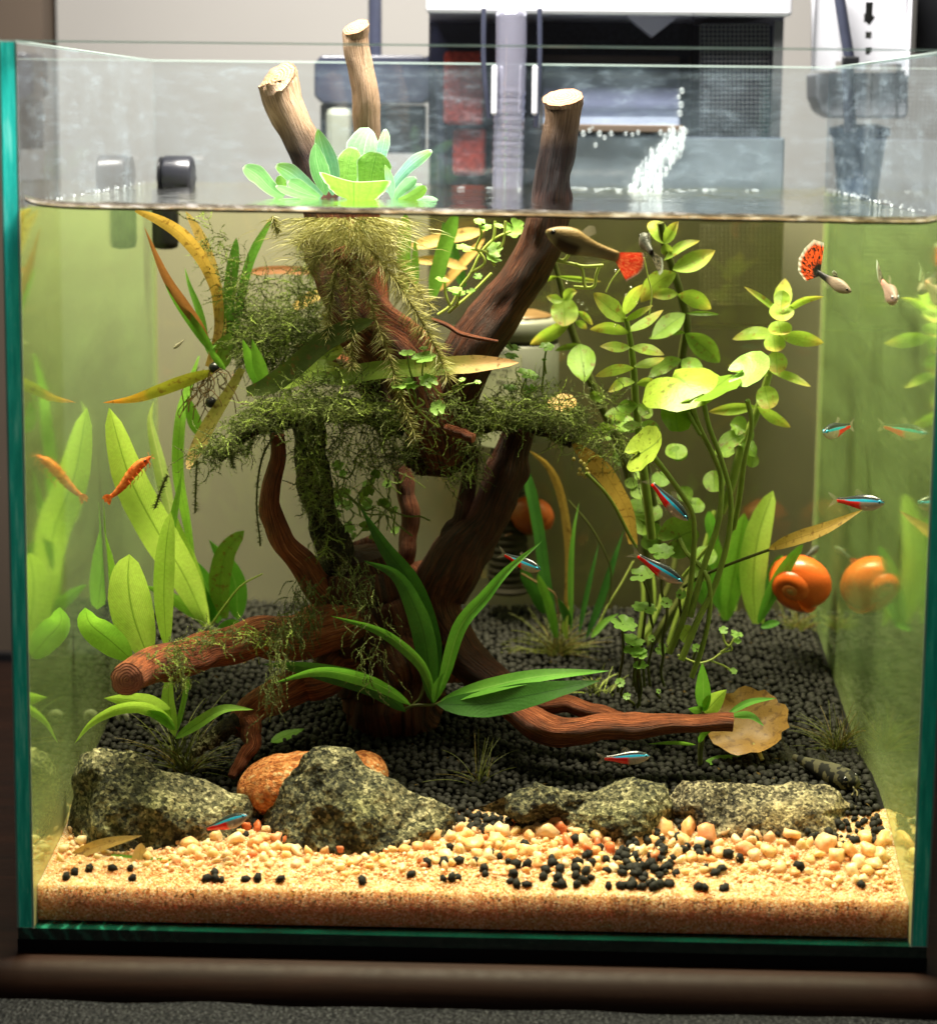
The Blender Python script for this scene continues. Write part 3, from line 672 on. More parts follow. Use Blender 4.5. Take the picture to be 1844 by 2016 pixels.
m = MB(); vcyl(m, ca.x, cyy, zm-.0008, zm+.0002, rr-.0006); m.build('joint', M['black'], pm)
m = MB(); vcyl(m, ca.x, cyy, z1, z1+.002, rr*.8); m.build('top_plate', M['rootb'], pm)
def bent(mb, x0, x1, za, zb, rad, n=10):
    vs = []
    for i in range(n+1):
        a = x0+(x1-x0)*i/n; vs += [(ca.x+rad*math.sin(a), cyy-rad*math.cos(a), za), (ca.x+rad*math.sin(a), cyy-rad*math.cos(a), zb)]
    mb.add(vs, [(2*i, 2*i+2, 2*i+3, 2*i+1) for i in range(n)])
m = MB(); bent(m, -1.25, .08, P(0, 866, .186).z, P(0, 682, .186).z, rr+.0002); lb = m.build('label', M['label'], pm)
def text(body, px, py, y, size, parent, mat, align='LEFT', rotz=0.):
    c = bpy.data.curves.new('printing', 'FONT'); c.body = body; c.size = size; c.align_x = align; c.extrude = .00003
    o = bpy.data.objects.new('printing', c); o.location = P(px, py, y); o.rotation_euler = (PI/2, 0, rotz)
    dg = bpy.context.evaluated_depsgraph_get(); COL.objects.link(o); dg.update()
    me = bpy.data.meshes.new_from_object(o.evaluated_get(dg)); loc, rot = o.location.copy(), o.rotation_euler.copy()
    bpy.data.objects.remove(o); bpy.data.curves.remove(c)
    o = bpy.data.objects.new('printing', me); COL.objects.link(o); me.materials.clear(); me.materials.append(mat)
    o.location = loc; o.rotation_euler = rot
    if parent is not None: o.parent = parent; o.matrix_parent_inverse = parent.matrix_world.inverted() if parent.type != 'EMPTY' else Matrix.Translation(-parent.location)
    return o
for s_, px, py, sz in (('300G', 977, 697, 14.5), ('220-240V 50Hz', 961, 709, 7.6), ('H.max 1.0m', 968, 719, 7.6), ('Q.max 300L/h', 964, 729, 7.6), ('IPX8   35°C', 962, 739, 7.6), ('有限公司', 976, 755, 9.5)):
    o = text(s_, px, py, .186, sz*mpp(.186), lb, M['ink'])
    x0 = o.location.x
    for v in o.data.vertices:
        # wrap the printing round the drum
        xx = max(-.985, min(.985, (v.co.x+x0-ca.x)/rr)); a_ = math.asin(xx); v.co.z += 0; off = rr*math.cos(a_)+.00035
        v.co.x = ca.x+(rr+.00035)*xx-x0; v.co.z = .186-(cyy-off)
m = MB(); c = path3([(1000, 872), (1000, 960), (1000, 1060), (1000, 1150)], .210, 120); tube(m, c, [(.0072+.0012*i/120)+.0007*abs(math.sin(i*.52)) for i in range(120)], 20, nf=20); m.build('ribbed_hose', M['hose'], pm)
m = MB(); q_ = P(1000, 1155, .210); vcyl(m, q_.x, q_.y, q_.z-.002, q_.z+.001, .0105); m.build('hose_foot', M['hose'], pm)
# lamp clamp
cl = thing('lamp_clamp', 'black lamp clamp block on a thin black pole behind the tank', 'lamp clamp', (.09, .27, .29))
def cbox(t, name, x0, y0, x1, y1, da, db, mat, bv=0.):
    a, b = at(x0, y1, da), at(x1, y0, da); return boxobj(name, (a.x, da, a.z), (b.x, db, b.z), mat, t, bv)
m = MB(); tube(m, [at(738, -60, .29), at(738, 118, .29)], 13*mpp(.29), 16); m.build('pole', M['gloss'], cl)
m = MB(); pts = [(632, 108), (832, 108), (846, 122), (846, 190), (834, 204), (634, 204), (618, 188), (618, 124)]
fr = [at(a, b, .272) for a, b in pts]; bk = [v+Vector((0, .03, 0)) for v in fr]
m.add(fr+bk, [tuple(range(8))[::-1], tuple(range(8, 16))]+[(i, (i+1) % 8, 8+(i+1) % 8, 8+i) for i in range(8)]); o = m.build('block', M['gloss'], cl, smooth=False); bevel(o, .001)
cbox(cl, 'lower_block', 630, 206, 836, 300, .280, .30, M['black'], .001)
m = MB(); tube(m, path3([(838, 112), (862, 170), (868, 260), (870, 390)], .262, 24), .0021, 10); m.build('cable', M['gloss'], cl)
# pale things reflected in the dark block, added as a solid grey piece
tag(cbox(None, 'reflection', 640, 212, 690, 330, .262, .275, M['tan'] if 0 else M['greyp'], .003), 'small blurred beige stand-in for a reflection in the black lamp clamp', 'reflection')
# white bracket on the right rim
br = thing('light_bracket', 'white plastic lamp bracket with round holes standing behind the right rim', 'bracket', (.31, .26, .3))
m = MB()
def plate_with_holes(mb, x0, x1, y0, y1, d, holes, th):
    """plate as a grid of strips round the holes"""
    gx, gy = 60, 44; inside = lambda px, py: any(((px-a)/rx)**2+((py-b)/ry)**2 < 1 if kind == 'o' else abs(px-a) < rx and abs(py-b) < ry for kind, a, b, rx, ry in holes)
    for j in range(gy):
        for i in range(gx):
            a0 = x0+(x1-x0)*i/gx; a1 = x0+(x1-x0)*(i+1)/gx; b0 = y0+(y1-y0)*j/gy; b1 = y0+(y1-y0)*(j+1)/gy
            if inside((a0+a1)/2, (b0+b1)/2): continue
            mb.add([at(a0, b1, d), at(a1, b1, d), at(a1, b0, d), at(a0, b0, d)], [(0, 1, 2, 3)])
plate_with_holes(m, 1598, 1784, -60, 138, .240, [('b', 1711, 12, 6.5, 11), ('o', 1710, 33, 11, 14), ('o', 1709, 68, 7, 8.5), ('o', 1709, 99, 6.5, 7), ('b', 1666, 128, 20, 10), ('o', 1709, 128, 7, 10), ('b', 1752, 132, 22, 7)], .003)
o = m.build('plate', M['white'], br, smooth=False); s_ = o.modifiers.new('thick', 'SOLIDIFY'); s_.thickness = .0025; s_.offset = -1
cbox(br, 'added_backing', 1660, -60, 1780, 120, .246, .248, M['greyd'])  # added behind the holes so they show grey instead of the lit wall
cbox(br, 'side_rail', 1785, -60, 1800, 150, .236, .262, M['white'], .001)
cbox(br, 'side_rail', 1598, -60, 1606, 146, .2375, .2395, M['white'], .0005)
cbox(br, 'black_back', 1801, -60, 1900, 104, .250, .28, M['black'])
m = MB(); tube(m, [at(1648, -30, .234), at(1664, 70, .234), at(1672, 118, .234)], 11*mpp(.234), 12); tube(m, [at(1668, 118, .236), at(1670, 180, .238), at(1674, 260, .24)], 12*mpp(.234), 12); m.build('black_rod', M['gloss'], br)
cbox(br, 'rod_clip', 1658, 110, 1692, 127, .230, .2335, M['black'], .0008)
bt = thing('white_housing', 'white rounded equipment housing below the bracket with faint letters', 'housing', (.31, .28, .28))
m = MB(); pts = [(1606, 142), (1788, 142), (1788, 222), (1782, 232), (1640, 232), (1618, 218), (1607, 190)]
fr = [at(a, b, .250) for a, b in pts]; bk = [v+Vector((0, .03, 0)) for v in fr]; k = len(pts)
m.add(fr+bk, [tuple(range(k))[::-1], tuple(range(k, 2*k))]+[(i, (i+1) % k, k+(i+1) % k, k+i) for i in range(k)]); o = m.build('cover', M['white'], bt, smooth=False); bevel(o, .0015)
cbox(bt, 'groove', 1764, 140, 1767, 228, .2488, .2498, M['greyd'])
text('ACIOR', 1668, 161, .2493, 12*mpp(.25), o, M['greyd'])
bk_ = thing('blue_cup', 'pale blue plastic cup behind the right pane under the white housing', 'cup', (.31, .27, .25))
m = MB(); a = at(1690, 300, .275); c = [Vector((a.x, .275, at(0, y_, .275).z)) for y_ in (236, 240, 258, 330, 372)]; tube(m, c, [i*mpp(.275) for i in (56, 56, 50, 42, 38)], 28); m.build('cup_body', M['bluetint'], bk_)
m = MB(); c = [Vector((a.x, .275, at(0, y_, .275).z)) for y_ in (232, 246)]; tube(m, c, 58*mpp(.275), 28); m.build('cup_rim', M['bluetint'], bk_)
# magnet cleaner on the left pane
mg = thing('wave_pump', 'small black round pump stuck on the left pane at the water line', 'pump', (.02, .19, .24))
def xcyl(name, x0, x1, py, R, d, mat):
    a, b = at(x0, py, d), at(x1, py, d); m = MB(); b.z = a.z; bb = .0012; u = (b-a).normalized()
    tube(m, [a, a+u*.0003, a+u*bb, b-u*bb, b-u*.0003, b], [R-bb, R-bb*.4, R, R, R-bb*.4, R-bb], 32); return m.build(name, mat, mg)
R_ = 37*mpp(.208); M['pump'] = plain('black_round_plastic', S(30, 31, 36), .3, .5)
xcyl('front_cap', 322, 380, 343, R_, .205, M['pump']); xcyl('ring', 314, 321, 343, R_*.93, .205, M['black'])
def zcyl(name, x0, x1, y0, y1, d, mat):
    a, b = at((x0+x1)/2, y1, d), at((x0+x1)/2, y0, d); m = MB(); r_ = (x1-x0)/2*mpp(d)
    tube(m, [Vector((a.x, d, z)) for z in (a.z, a.z+.0004, a.z+.003, b.z)], [r_*.75, r_*.9, r_, r_], 28); return m.build(name, mat, mg)
zcyl('lower_body', 300, 352, 372, 488, .200, M['black'])
# small things outside
# ------------------------------------------------------------------ bed
random.seed(11)
def bed_mesh(name, mat, ya, yb, nx, ny, dz, front=False, rough=.0006):
    m = MB(); vs = []
    for j in range(ny+1):
        for i in range(nx+1):
            x = .00005+(TW-.0001)*i/nx; y0 = ya(x) if callable(ya) else ya; y1 = yb(x) if callable(yb) else yb
            y = y0+(y1-y0)*j/ny
            z = floor_z(x, y)+dz+rough*nz(x*160, y*160, 3)+rough*.7*nz(x*520, y*520, 7)+.0006*nz(x*30, y*60)
            vs.append((x, y, z))
    fs = [(j*(nx+1)+i, j*(nx+1)+i+1, (j+1)*(nx+1)+i+1, (j+1)*(nx+1)+i) for j in range(ny) for i in range(nx)]
    if front:
        b = len(vs); vs += [(vs[i][0], vs[i][1], .0003) for i in range(nx+1)]
        fs += [(b+i, b+i+1, i+1, i) for i in range(nx)]
    m.add(vs, fs); o = m.build(name, mat); o['kind'] = 'structure'; return o
sand = bed_mesh('sand_bed', M['sand'], .0006, lambda x: boundary(x)+.012, 260, 60, 0, True)
soil = bed_mesh('soil_bed', M['soil'], lambda x: boundary(x)-.004, TD-.0005, 120, 90, -.0012)
def joined(name, items, mat, parent, ic, jg=.12):
    """items: (x,y,z, sx,sy,sz, seed); one mesh for the lot"""
    V, Fa = ic; n = len(items); nv = len(V)
    A = np.array(items); rs = np.random.RandomState(5); out = np.zeros((n, nv, 3))
    for i in range(n):
        q = rs.randn(4); q /= np.linalg.norm(q); w_, x, y, z = q
        R = np.array([[1-2*(y*y+z*z), 2*(x*y-z*w_), 2*(x*z+y*w_)], [2*(x*y+z*w_), 1-2*(x*x+z*z), 2*(y*z-x*w_)], [2*(x*z-y*w_), 2*(y*z+x*w_), 1-2*(x*x+y*y)]])
        out[i] = (V*(1+jg*rs.randn(nv, 1))*A[i, 3:6])@R.T+A[i, :3]
    F_ = (Fa[None]+(np.arange(n)*nv)[:, None, None]).reshape(-1, 3)
    me = bpy.data.meshes.new(name); me.vertices.add(n*nv); me.vertices.foreach_set('co', out.ravel().astype(np.float32))
    me.loops.add(F_.size); me.loops.foreach_set('vertex_index', F_.ravel().astype(np.int32))
    me.polygons.add(len(F_)); me.polygons.foreach_set('loop_start', np.arange(0, F_.size, 3, dtype=np.int32)); me.polygons.foreach_set('loop_total', np.full(len(F_), 3, dtype=np.int32))
    me.polygons.foreach_set('use_smooth', np.ones(len(F_), dtype=bool)); me.update(calc_edges=True); me.materials.append(mat)
    o = link(name, me, parent); return o
def variants(name, ic, k, jag, mat, seed):
    rs = np.random.RandomState(seed); L = []
    for i in range(k):
        v = ic[0].copy(); off = rs.randn(3)*9
        d = np.array([noise.noise(Vector(p*1.1+off)) for p in v]); v = v*(1+jag*d[:, None])*np.array([1, rs.uniform(.75, 1), rs.uniform(.6, .85)])
        me = bpy.data.meshes.new(name); me.from_pydata(v.tolist(), [], ic[1].tolist()); me.materials.append(mat)
        me.polygons.foreach_set('use_smooth', np.ones(len(me.polygons), dtype=bool)); L.append(me)
    return L
def place(name, me, p, s, parent, kind=None):
    o = bpy.data.objects.new(name, me); COL.objects.link(o); o.parent = parent; o.location = p
    o.rotation_euler = (random.uniform(0, 6.3), random.uniform(0, 6.3), random.uniform(0, 6.3)); o.scale = (s, s*random.uniform(.85, 1.1), s*random.uniform(.85, 1.1)); return o
# black pellets: the loose ones on the sand, then the bed
PV = variants('soil_pellet', IC1, 5, .22, M['pellet'], 2)
loose = []
def at_px(px, py): p = F(px, py); return p
for x, y in K('B6', (945, 1300), (1030, 1290), (975, 1210), (1130, 1290), (1215, 1240), (1265, 1262), (1315, 1290), (1355, 1310), (1410, 1195), (1175, 1340), (1180, 1365), (755, 1368), (940, 1395), (990, 1390), (1020, 1385), (1345, 1370), (1325, 1405), (1565, 1280), (1570, 1305), (1715, 1300), (1790, 1300), (1760, 1350), (1705, 1380), (1750, 1405), (1790, 1385), (1515, 1385), (1600, 1390), (1620, 1430), (1590, 1460), (1420, 1455), (1710, 1455)) + \
        K('B5', (430, 1355), (380, 1385), (755, 1405), (650, 1330), (1180, 1430), (1265, 1440), (1400, 1455), (1465, 1465)) + \
        K('B7', (640, 1250), (710, 1280), (1290, 1235), (1220, 1125), (1275, 1075), (465, 1220), (515, 1200), (520, 1235), (475, 1250), (320, 1270), (305, 1305), (235, 1270), (185, 1300), (145, 1325), (75, 1330), (30, 1360), (215, 1340), (245, 1365), (280, 1350), (340, 1365), (105, 1365), (150, 1390), (210, 1405), (250, 1430), (300, 1420), (50, 1430), (75, 1450), (150, 1440), (20, 1440), (130, 1460), (225, 1470), (470, 1440), (565, 1360), (600, 1340), (610, 1450), (630, 1470), (1405, 1425), (20, 1170), (70, 1200), (30, 1230), (50, 1265), (105, 1265), (160, 1155), (190, 1110), (1100, 1120), (800, 1160), (850, 1130), (930, 1130)):
    loose.append((x, y))
for k in range(62): loose.append((random.gauss(1240, 60), random.gauss(1690, 36)))
for k in range(12): loose.append((random.uniform(150, 1700), random.uniform(1700, 1760)))
par = []
for px, py in loose:
    p = F(px, py); p.y = max(.005, p.y); p.z = floor_z(p.x, p.y); r_ = random.uniform(.0016, .0025); par.append((p.x, p.y, p.z+r_*.45, r_))
bed = []
y = .026; stp = .0028
while y < TD-.001:
    x = .001
    while x < TW-.001:
        xx, yy = x+random.uniform(-.0008, .0008), y+random.uniform(-.0008, .0008)
        if .001 < xx < TW-.001 and yy < TD-.001:
            bnd = boundary(xx)
            if yy > bnd-.004*random.random() or random.random() < .10*math.exp(-(bnd-yy)/.004):
                r_ = random.choice((random.uniform(.00105, .0016), random.uniform(.0014, .0023), random.uniform(.0014, .0020))); bed.append((xx, yy, floor_z(xx, yy)-.0002+random.uniform(0, .0010), r_))
        x += stp
    y += stp*.92
bed.sort(key=lambda b: b[1]); near = bed[:max(0, 300-len(par))]; rest = bed[len(near):]
for x, y, z, r_ in par+near: place('soil_pellet', random.choice(PV), (x, y, z), r_, soil)
o = joined('soil_pellet_layer', [(x, y, z, r_*random.uniform(.9, 1.12), r_*random.uniform(.85, 1.05), r_*random.uniform(.8, 1)) for x, y, z, r_ in rest], M['pellet'], soil, IC1, .05); o['kind'] = 'stuff'
# quartz pebbles over the sand
QV = variants('pebble', IC2, 9, .75, M['pebble'], 9)
pb = []
for k in range(4200):
    x = random.uniform(.003, TW-.003); b = boundary(x); y = b*(1.03-abs(random.gauss(0, .42)))-.001
    if x > .2 and random.random() < .5: y = b*random.uniform(.25, 1)
    if y < .006: continue
    q = (y/b); r_ = random.uniform(.0018, .0050)*(.18+.86*q**1.4)
    if any((x-a)**2+(y-c)**2 < ((r_+e)*.74)**2 for a, c, _, e in pb): continue
    pb.append((x, y, floor_z(x, y)+r_*.18, r_))
pb.sort(key=lambda t: -t[3])
for x, y, z, r_ in pb[:300]: place('pebble', random.choice(QV), (x, y, z), r_, sand)
gr = [(x, y, z, r_*.9, r_*.8, r_*.7) for x, y, z, r_ in pb[300:]]
for k in range(14000):
    x = random.uniform(.001, TW-.001); b = boundary(x); y = .001+(b-.001)*random.random()**1.15; r_ = random.uniform(.00018, .00048)
    gr.append((x, y, floor_z(x, y)+r_*.3, r_, r_*.9, r_*.7))
for k in range(1600):
    x = random.uniform(.001, TW-.001); r_ = random.uniform(.0002, .0005); gr.append((x, .0007, random.uniform(.0006, floor_z(x, 0)), r_, r_, r_))
o = joined('sand_grains', gr, M['grain'], sand, IC1); o['kind'] = 'stuff'
# bits of plant and dust on the bed
db = MB()
for k in range(420):
    x = random.uniform(.003, TW-.003); y = random.uniform(.004, TD-.004) if k % 3 else random.uniform(.004, .05); z = floor_z(x, y)+random.uniform(.0012, .0022); r_ = random.uniform(.0004, .0013); a = random.uniform(0, 6.3)
    u_ = Vector((math.cos(a), math.sin(a), random.uniform(-.4, .4))); v_ = Vector((-math.sin(a), math.cos(a), random.uniform(-.3, .3)))*random.uniform(.15, .5); c_ = Vector((x, y, z))
    db.add([c_-u_*r_, c_-v_*r_, c_+u_*r_*.9, c_+v_*r_], [(0, 1, 2, 3)])
M['debris'] = plain('brown_debris', S(88, 70, 34), .9, .1, var=.6, sc=300)
o = db.build('debris', M['debris'], None, False); o['kind'] = 'stuff'
# ------------------------------------------------------------------ stones
def blob(pts, d, thick, seed, jag=.09, fine=1., parent=None, name='stone', mat=None, back=1.):
    """a solid stone from its outline at depth d"""
    mb_ = max(b for a, b in pts); q = [P(a, b+(70 if (fine and b > mb_-75) else 0), d) for a, b in pts]; c = sum(q, Vector())/len(q)
    ang = [math.atan2(p.z-c.z, p.x-c.x) for p in q]; rad = [math.hypot(p.z-c.z, p.x-c.x) for p in q]
    o_ = sorted(zip(ang, rad)); A = [o_[-1][0]-2*PI]+[a for a, _ in o_]+[o_[0][0]+2*PI]; R = [o_[-1][1]]+[r for _, r in o_]+[o_[0][1]]
    GA = np.linspace(-PI, PI, 361); GR = np.interp(GA, A, R); kw = 4 if fine else 16; GP = np.concatenate([GR[-kw-1:-1], GR, GR[1:kw+1]]); GR = np.convolve(GP, np.ones(2*kw+1)/(2*kw+1), 'valid')
    vs = []; rp = random.Random(seed); PLN = []
    for _ in range(int(8*fine)):
        nn = Vector((rp.gauss(0, .8), -abs(rp.gauss(.6, .5)), rp.gauss(.42, .45))).normalized(); PLN.append((nn, rp.uniform(.42, .72)))
    for v in IC5[0]:
        a = math.atan2(v[2], v[0]); h = math.hypot(v[0], v[2]); r_ = np.interp(a, GA, GR)
        p = Vector(v); f = noise.noise(p*1.4+Vector((seed, 0, 0)))+.9*(.5-abs(noise.noise(p*2.6+Vector((0, seed, 0)))))*2-.5
        e = 1+jag*f*(.55 if h > .96 else 1.)+fine*(.05*noise.noise(p*7+Vector((seed, 3, 0)))+.05*noise.noise(p*16+Vector((seed, 3, 0)))+.035*noise.noise(p*34+Vector((seed, 3, 0))))
        e0 = e
        fc = min([1.]+[dd/max(1e-3, p.dot(nn)) for nn, dd in PLN]); e *= fc; e = max(e, .3)
        hh = math.copysign(abs(h)**.85, h); yy = v[1]
        vs.append((c.x+r_*hh*math.cos(a)*(1+.5*(e0-1)), c.y+thick*math.copysign(abs(yy)**.85, yy)*e*(back if yy > 0 else 1.35), c.z+r_*hh*math.sin(a)*(1+.5*(e0-1))))
    m = MB(); m.add([Vector(v)-c for v in vs], IC5[1].tolist())
    o = m.build(name, mat, parent); o.location = c; return o
from mathutils.geometry import delaunay_2d_cdt
import bmesh
def slab(out, inner, d, thick, seed, mat):
    """an angular stone: outline at depth d, inner points (px, py, height) stand proud of it"""
    q = [P(a, b, d) for a, b in out]; c = sum(q, Vector())/len(q); k = len(q); q = [c+(p-c)*1.06 for p in q]
    iv = [P(a, b, d) for a, b, _ in inner]; pts = [Vector((p.x-c.x, p.z-c.z)) for p in q+iv]
    hs = [.0]*k+[h for _, _, h in inner]
    vs, _, fs, ov, _, _ = delaunay_2d_cdt(pts, [(a, (a+1) % k) for a in range(k)], [tuple(range(k))], 1, 1e-7)
    bm = bmesh.new(); H = [hs[o[0]] if o else 0 for o in ov]; rim = [bool(o) and o[0] < k for o in ov]
    fr = [bm.verts.new((v.x, -thick*h, v.y)) for v, h in zip(vs, H)]
    bk = [f if r else bm.verts.new((v.x*.96, thick*(.35+.5*h), v.y*.92)) for v, h, f, r in zip(vs, H, fr, rim)]
    for f in fs:
        a = [fr[x] for x in f]; b = [bk[x] for x in f]
        bm.faces.new(a)
        if len(set(b)) == 3 and not all(rim[x] for x in f): bm.faces.new(b[::-1])
    bmesh.ops.recalc_face_normals(bm, faces=bm.faces); bmesh.ops.triangulate(bm, faces=bm.faces)
    for lv, (sc_, am) in enumerate(((55, .0030), (110, .0022), (230, .0011))):
        bmesh.ops.subdivide_edges(bm, edges=bm.edges, cuts=2 if lv else 3, use_grid_fill=True)
        bmesh.ops.triangulate(bm, faces=bm.faces)
        if lv == 0: bmesh.ops.smooth_vert(bm, verts=bm.verts, factor=.35, use_axis_x=True, use_axis_y=True, use_axis_z=True)
        bm.normal_update()
        for v in bm.verts:
            p = v.co*sc_+Vector((seed, seed*2, 0)); n_ = noise.noise(p)*.6+(.5-abs(noise.noise(p*1.7)))*.5-.1
            v.co += v.normal*(am*n_)
    me = bpy.data.meshes.new('stone'); bm.to_mesh(me); bm.free(); me.materials.append(mat)
    me.polygons.foreach_set('use_smooth', np.ones(len(me.polygons), dtype=bool)); o = link('stone', me); o.location = c; return o
SG = 'stones along the edge of the sand'
tag(slab([(168, 1494), (188, 1478), (232, 1480), (262, 1482), (318, 1512), (405, 1542), (478, 1570), (506, 1604), (480, 1650), (440, 1760), (110, 1770), (118, 1690), (146, 1590)],
    [(212, 1512, .55), (300, 1560, .85), (210, 1610, 1.), (395, 1590, .75), (330, 1660, 1.05), (190, 1700, 1.1), (440, 1640, .7)], .043, .017, 1.3, M['rock']), 'large sloping grey mossy stone at the left pane, left of the orange stone', 'stone', SG)
tag(slab([(600, 1490), (632, 1476), (676, 1476), (706, 1484), (752, 1532), (828, 1566), (884, 1588), (892, 1640), (880, 1760), (540, 1770), (508, 1652), (536, 1590), (574, 1528)],
    [(650, 1512, .5), (622, 1570, .8), (700, 1560, .95), (760, 1600, .75), (600, 1650, 1.05), (720, 1660, 1.1), (840, 1630, .7)], .041, .017, 4.1, M['rock']), 'peaked grey mossy stone in front of the orange stone', 'stone', SG)
tag(slab([(946, 1590), (1000, 1570), (1060, 1542), (1108, 1558), (1168, 1556), (1226, 1528), (1298, 1550), (1318, 1598), (1306, 1660), (1260, 1740), (1090, 1730), (1060, 1640), (1000, 1606)],
    [(1070, 1566, .45), (1120, 1592, .25), (1195, 1580, .8), (1262, 1566, .75), (1150, 1640, .5), (1250, 1640, 1.05), (1030, 1592, .5)], .044, .016, 7.7, M['rock']), 'flat grey stone with a shadowed notch, second from the right end of the row', 'stone', SG)
tag(slab([(1324, 1580), (1350, 1540), (1400, 1540), (1440, 1546), (1500, 1552), (1560, 1538), (1632, 1552), (1690, 1588), (1684, 1618), (1640, 1680), (1520, 1750), (1380, 1740), (1328, 1640)],
    [(1375, 1568, .6), (1400, 1620, .85), (1470, 1580, .75), (1545, 1568, .55), (1510, 1640, 1.1), (1610, 1576, .65), (1610, 1630, .95)], .045, .016, 2.9, M['rockb']), 'long banded grey stone at the right end of the row', 'stone', SG)
tag(blob([(465, 1558), (478, 1522), (512, 1502), (560, 1492), (606, 1488), (660, 1490), (660, 1560), (600, 1588), (545, 1594), (495, 1586)], .056, .012, 5.2, .05, .0, mat=M['orangerock']), 'smooth orange stone behind the peaked grey stone', 'stone')
tag(blob([(680, 1500), (706, 1482), (738, 1488), (762, 1514), (764, 1540), (700, 1560), (670, 1540)], .064, .008, 9.2, .06, .0, mat=M['orangerock']), 'small orange stone peeping out right of the grey peak', 'stone')
# ------------------------------------------------------------------ driftwood
dw = thing('driftwood', 'branching red-brown driftwood with three pale sawn tips above the water', 'driftwood', (.12, .12, .05))
def branch(name, pts, ys, r, n=30, seg=18, rough=.16, cut=None, capm=(True, True), mats=None, ridge=.10, seed=0., nf=70, slant=0.):
    c = path3(pts, ys, n)
    if r[0] > 8:
        for i in range(2, n-1): c[i] = c[i]+Vector((nz(i*6./n+seed*5), nz(i*6./n, seed*3+9), nz(i*6./n, 4, seed)))*(.34*mpp(c[i].y)*float(np.interp(i/(n-1), np.linspace(0, 1, len(r)), r)))
    rr = [a*mpp(p.y) for a, p in zip(np.interp(np.linspace(0, 1, n), np.linspace(0, 1, len(r)), r), c)]
    m = MB(); tube(m, c, rr, seg, rough, capm, nf=nf, mi=0, capmi=1 if cut else None, seed=seed, ridge=ridge, slant=slant)
    return m.build(name, [M['wood'] if mats is None else mats]+([M[cut]] if cut else []), dw)
# upright arms
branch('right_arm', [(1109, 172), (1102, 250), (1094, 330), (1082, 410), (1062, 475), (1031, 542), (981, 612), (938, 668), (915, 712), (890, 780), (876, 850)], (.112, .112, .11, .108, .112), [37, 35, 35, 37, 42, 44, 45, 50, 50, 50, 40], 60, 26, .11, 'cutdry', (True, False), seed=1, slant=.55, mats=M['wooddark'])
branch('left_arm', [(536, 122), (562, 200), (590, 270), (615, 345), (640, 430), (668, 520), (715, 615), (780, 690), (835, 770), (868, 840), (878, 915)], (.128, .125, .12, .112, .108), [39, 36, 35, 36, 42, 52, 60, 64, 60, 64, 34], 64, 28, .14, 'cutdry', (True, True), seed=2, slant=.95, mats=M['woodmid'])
branch('middle_arm', [(699, 36), (708, 120), (716, 190), (722, 262), (722, 340), (712, 440), (706, 530), (724, 600)], (.128, .126, .118), [25, 25, 27, 28, 30, 34, 40, 36], 44, 20, .09, 'cutdry', (True, False), seed=3, slant=.7)
branch('bulge', [(800, 900), (840, 890), (885, 885), (925, 890)], (.118, .112), [22, 44, 52, 30], 20, 22, .22, seed=4, mats=M['wooddark'])
branch('hanging_burl', [(746, 640), (735, 700), (738, 760), (752, 830), (768, 860)], (.128, .13), [30, 38, 34, 26, 12], 26, 18, .2, seed=5, mats=M['wooddark'])
branch('stub', K('A5', (800, 280), (830, 330), (880, 360)), .098, [16, 20, 18], 8, 14, .1, 'cutwet', seed=6)
branch('twig', [(850, 628), (880, 640), (905, 656), (935, 664), (980, 672)], (.1, .095), [4, 5, 5.5, 5, 3.5], 20, 8, .2, seed=7)
branch('twig', [(586, 683), (640, 700), (690, 714), (735, 716)], .15, [4, 8, 12, 12], 20, 10, .2, seed=8)
branch('stub', [(878, 842), (905, 852), (932, 862)], (.095, .088), [9, 11, 10], 10, 12, .12, 'cutwet', seed=9)
# uprights and fork below
branch('upright', [(546, 855), (544, 905), (536, 960), (534, 1010), (552, 1060), (584, 1100), (622, 1140), (665, 1190), (690, 1230)], (.085, .09, .11), [14, 16, 19, 22, 24, 26, 30, 34, 30], 44, 16, .13, 'cutwet', (True, False), seed=10)
branch('mossy_upright', [(602, 818), (608, 880), (620, 950), (632, 1010), (652, 1070), (680, 1130), (712, 1200)], (.1, .105, .115), [30, 33, 34, 34, 36, 40, 44], 40, 18, .28, None, (True, False), mats=M['woodmoss'], seed=11)
branch('upright', [(788, 918), (800, 970), (806, 1020), (800, 1075), (796, 1130)], (.135, .13), [17, 17, 18, 19, 16], 28, 14, .15, seed=12, mats=M['woodmid'])
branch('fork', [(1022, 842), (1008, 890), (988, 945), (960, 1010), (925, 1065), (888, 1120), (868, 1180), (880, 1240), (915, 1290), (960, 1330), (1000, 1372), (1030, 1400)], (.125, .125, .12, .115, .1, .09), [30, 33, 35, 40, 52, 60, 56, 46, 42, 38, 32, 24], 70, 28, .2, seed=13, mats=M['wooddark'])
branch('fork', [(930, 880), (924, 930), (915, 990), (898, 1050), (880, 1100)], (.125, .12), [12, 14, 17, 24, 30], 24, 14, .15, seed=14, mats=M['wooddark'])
branch('upper_branch', [(1000, 842), (1050, 838), (1095, 856), (1128, 872)], (.125, .115), [10, 15, 14, 12], 20, 12, .2, mats=M['woodmoss'], seed=15)
branch('upper_branch', [(430, 905), (462, 872), (500, 840), (545, 828), (600, 818), (660, 812), (720, 820), (790, 850)], (.08, .09, .115), [8, 12, 16, 18, 18, 16, 14, 16], 40, 12, .3, mats=M['woodmoss'], seed=16)
branch('upper_branch', [(880, 900), (910, 860), (950, 838), (1010, 836)], (.11, .12), [14, 16, 14, 14], 20, 12, .25, mats=M['woodmoss'], seed=17)
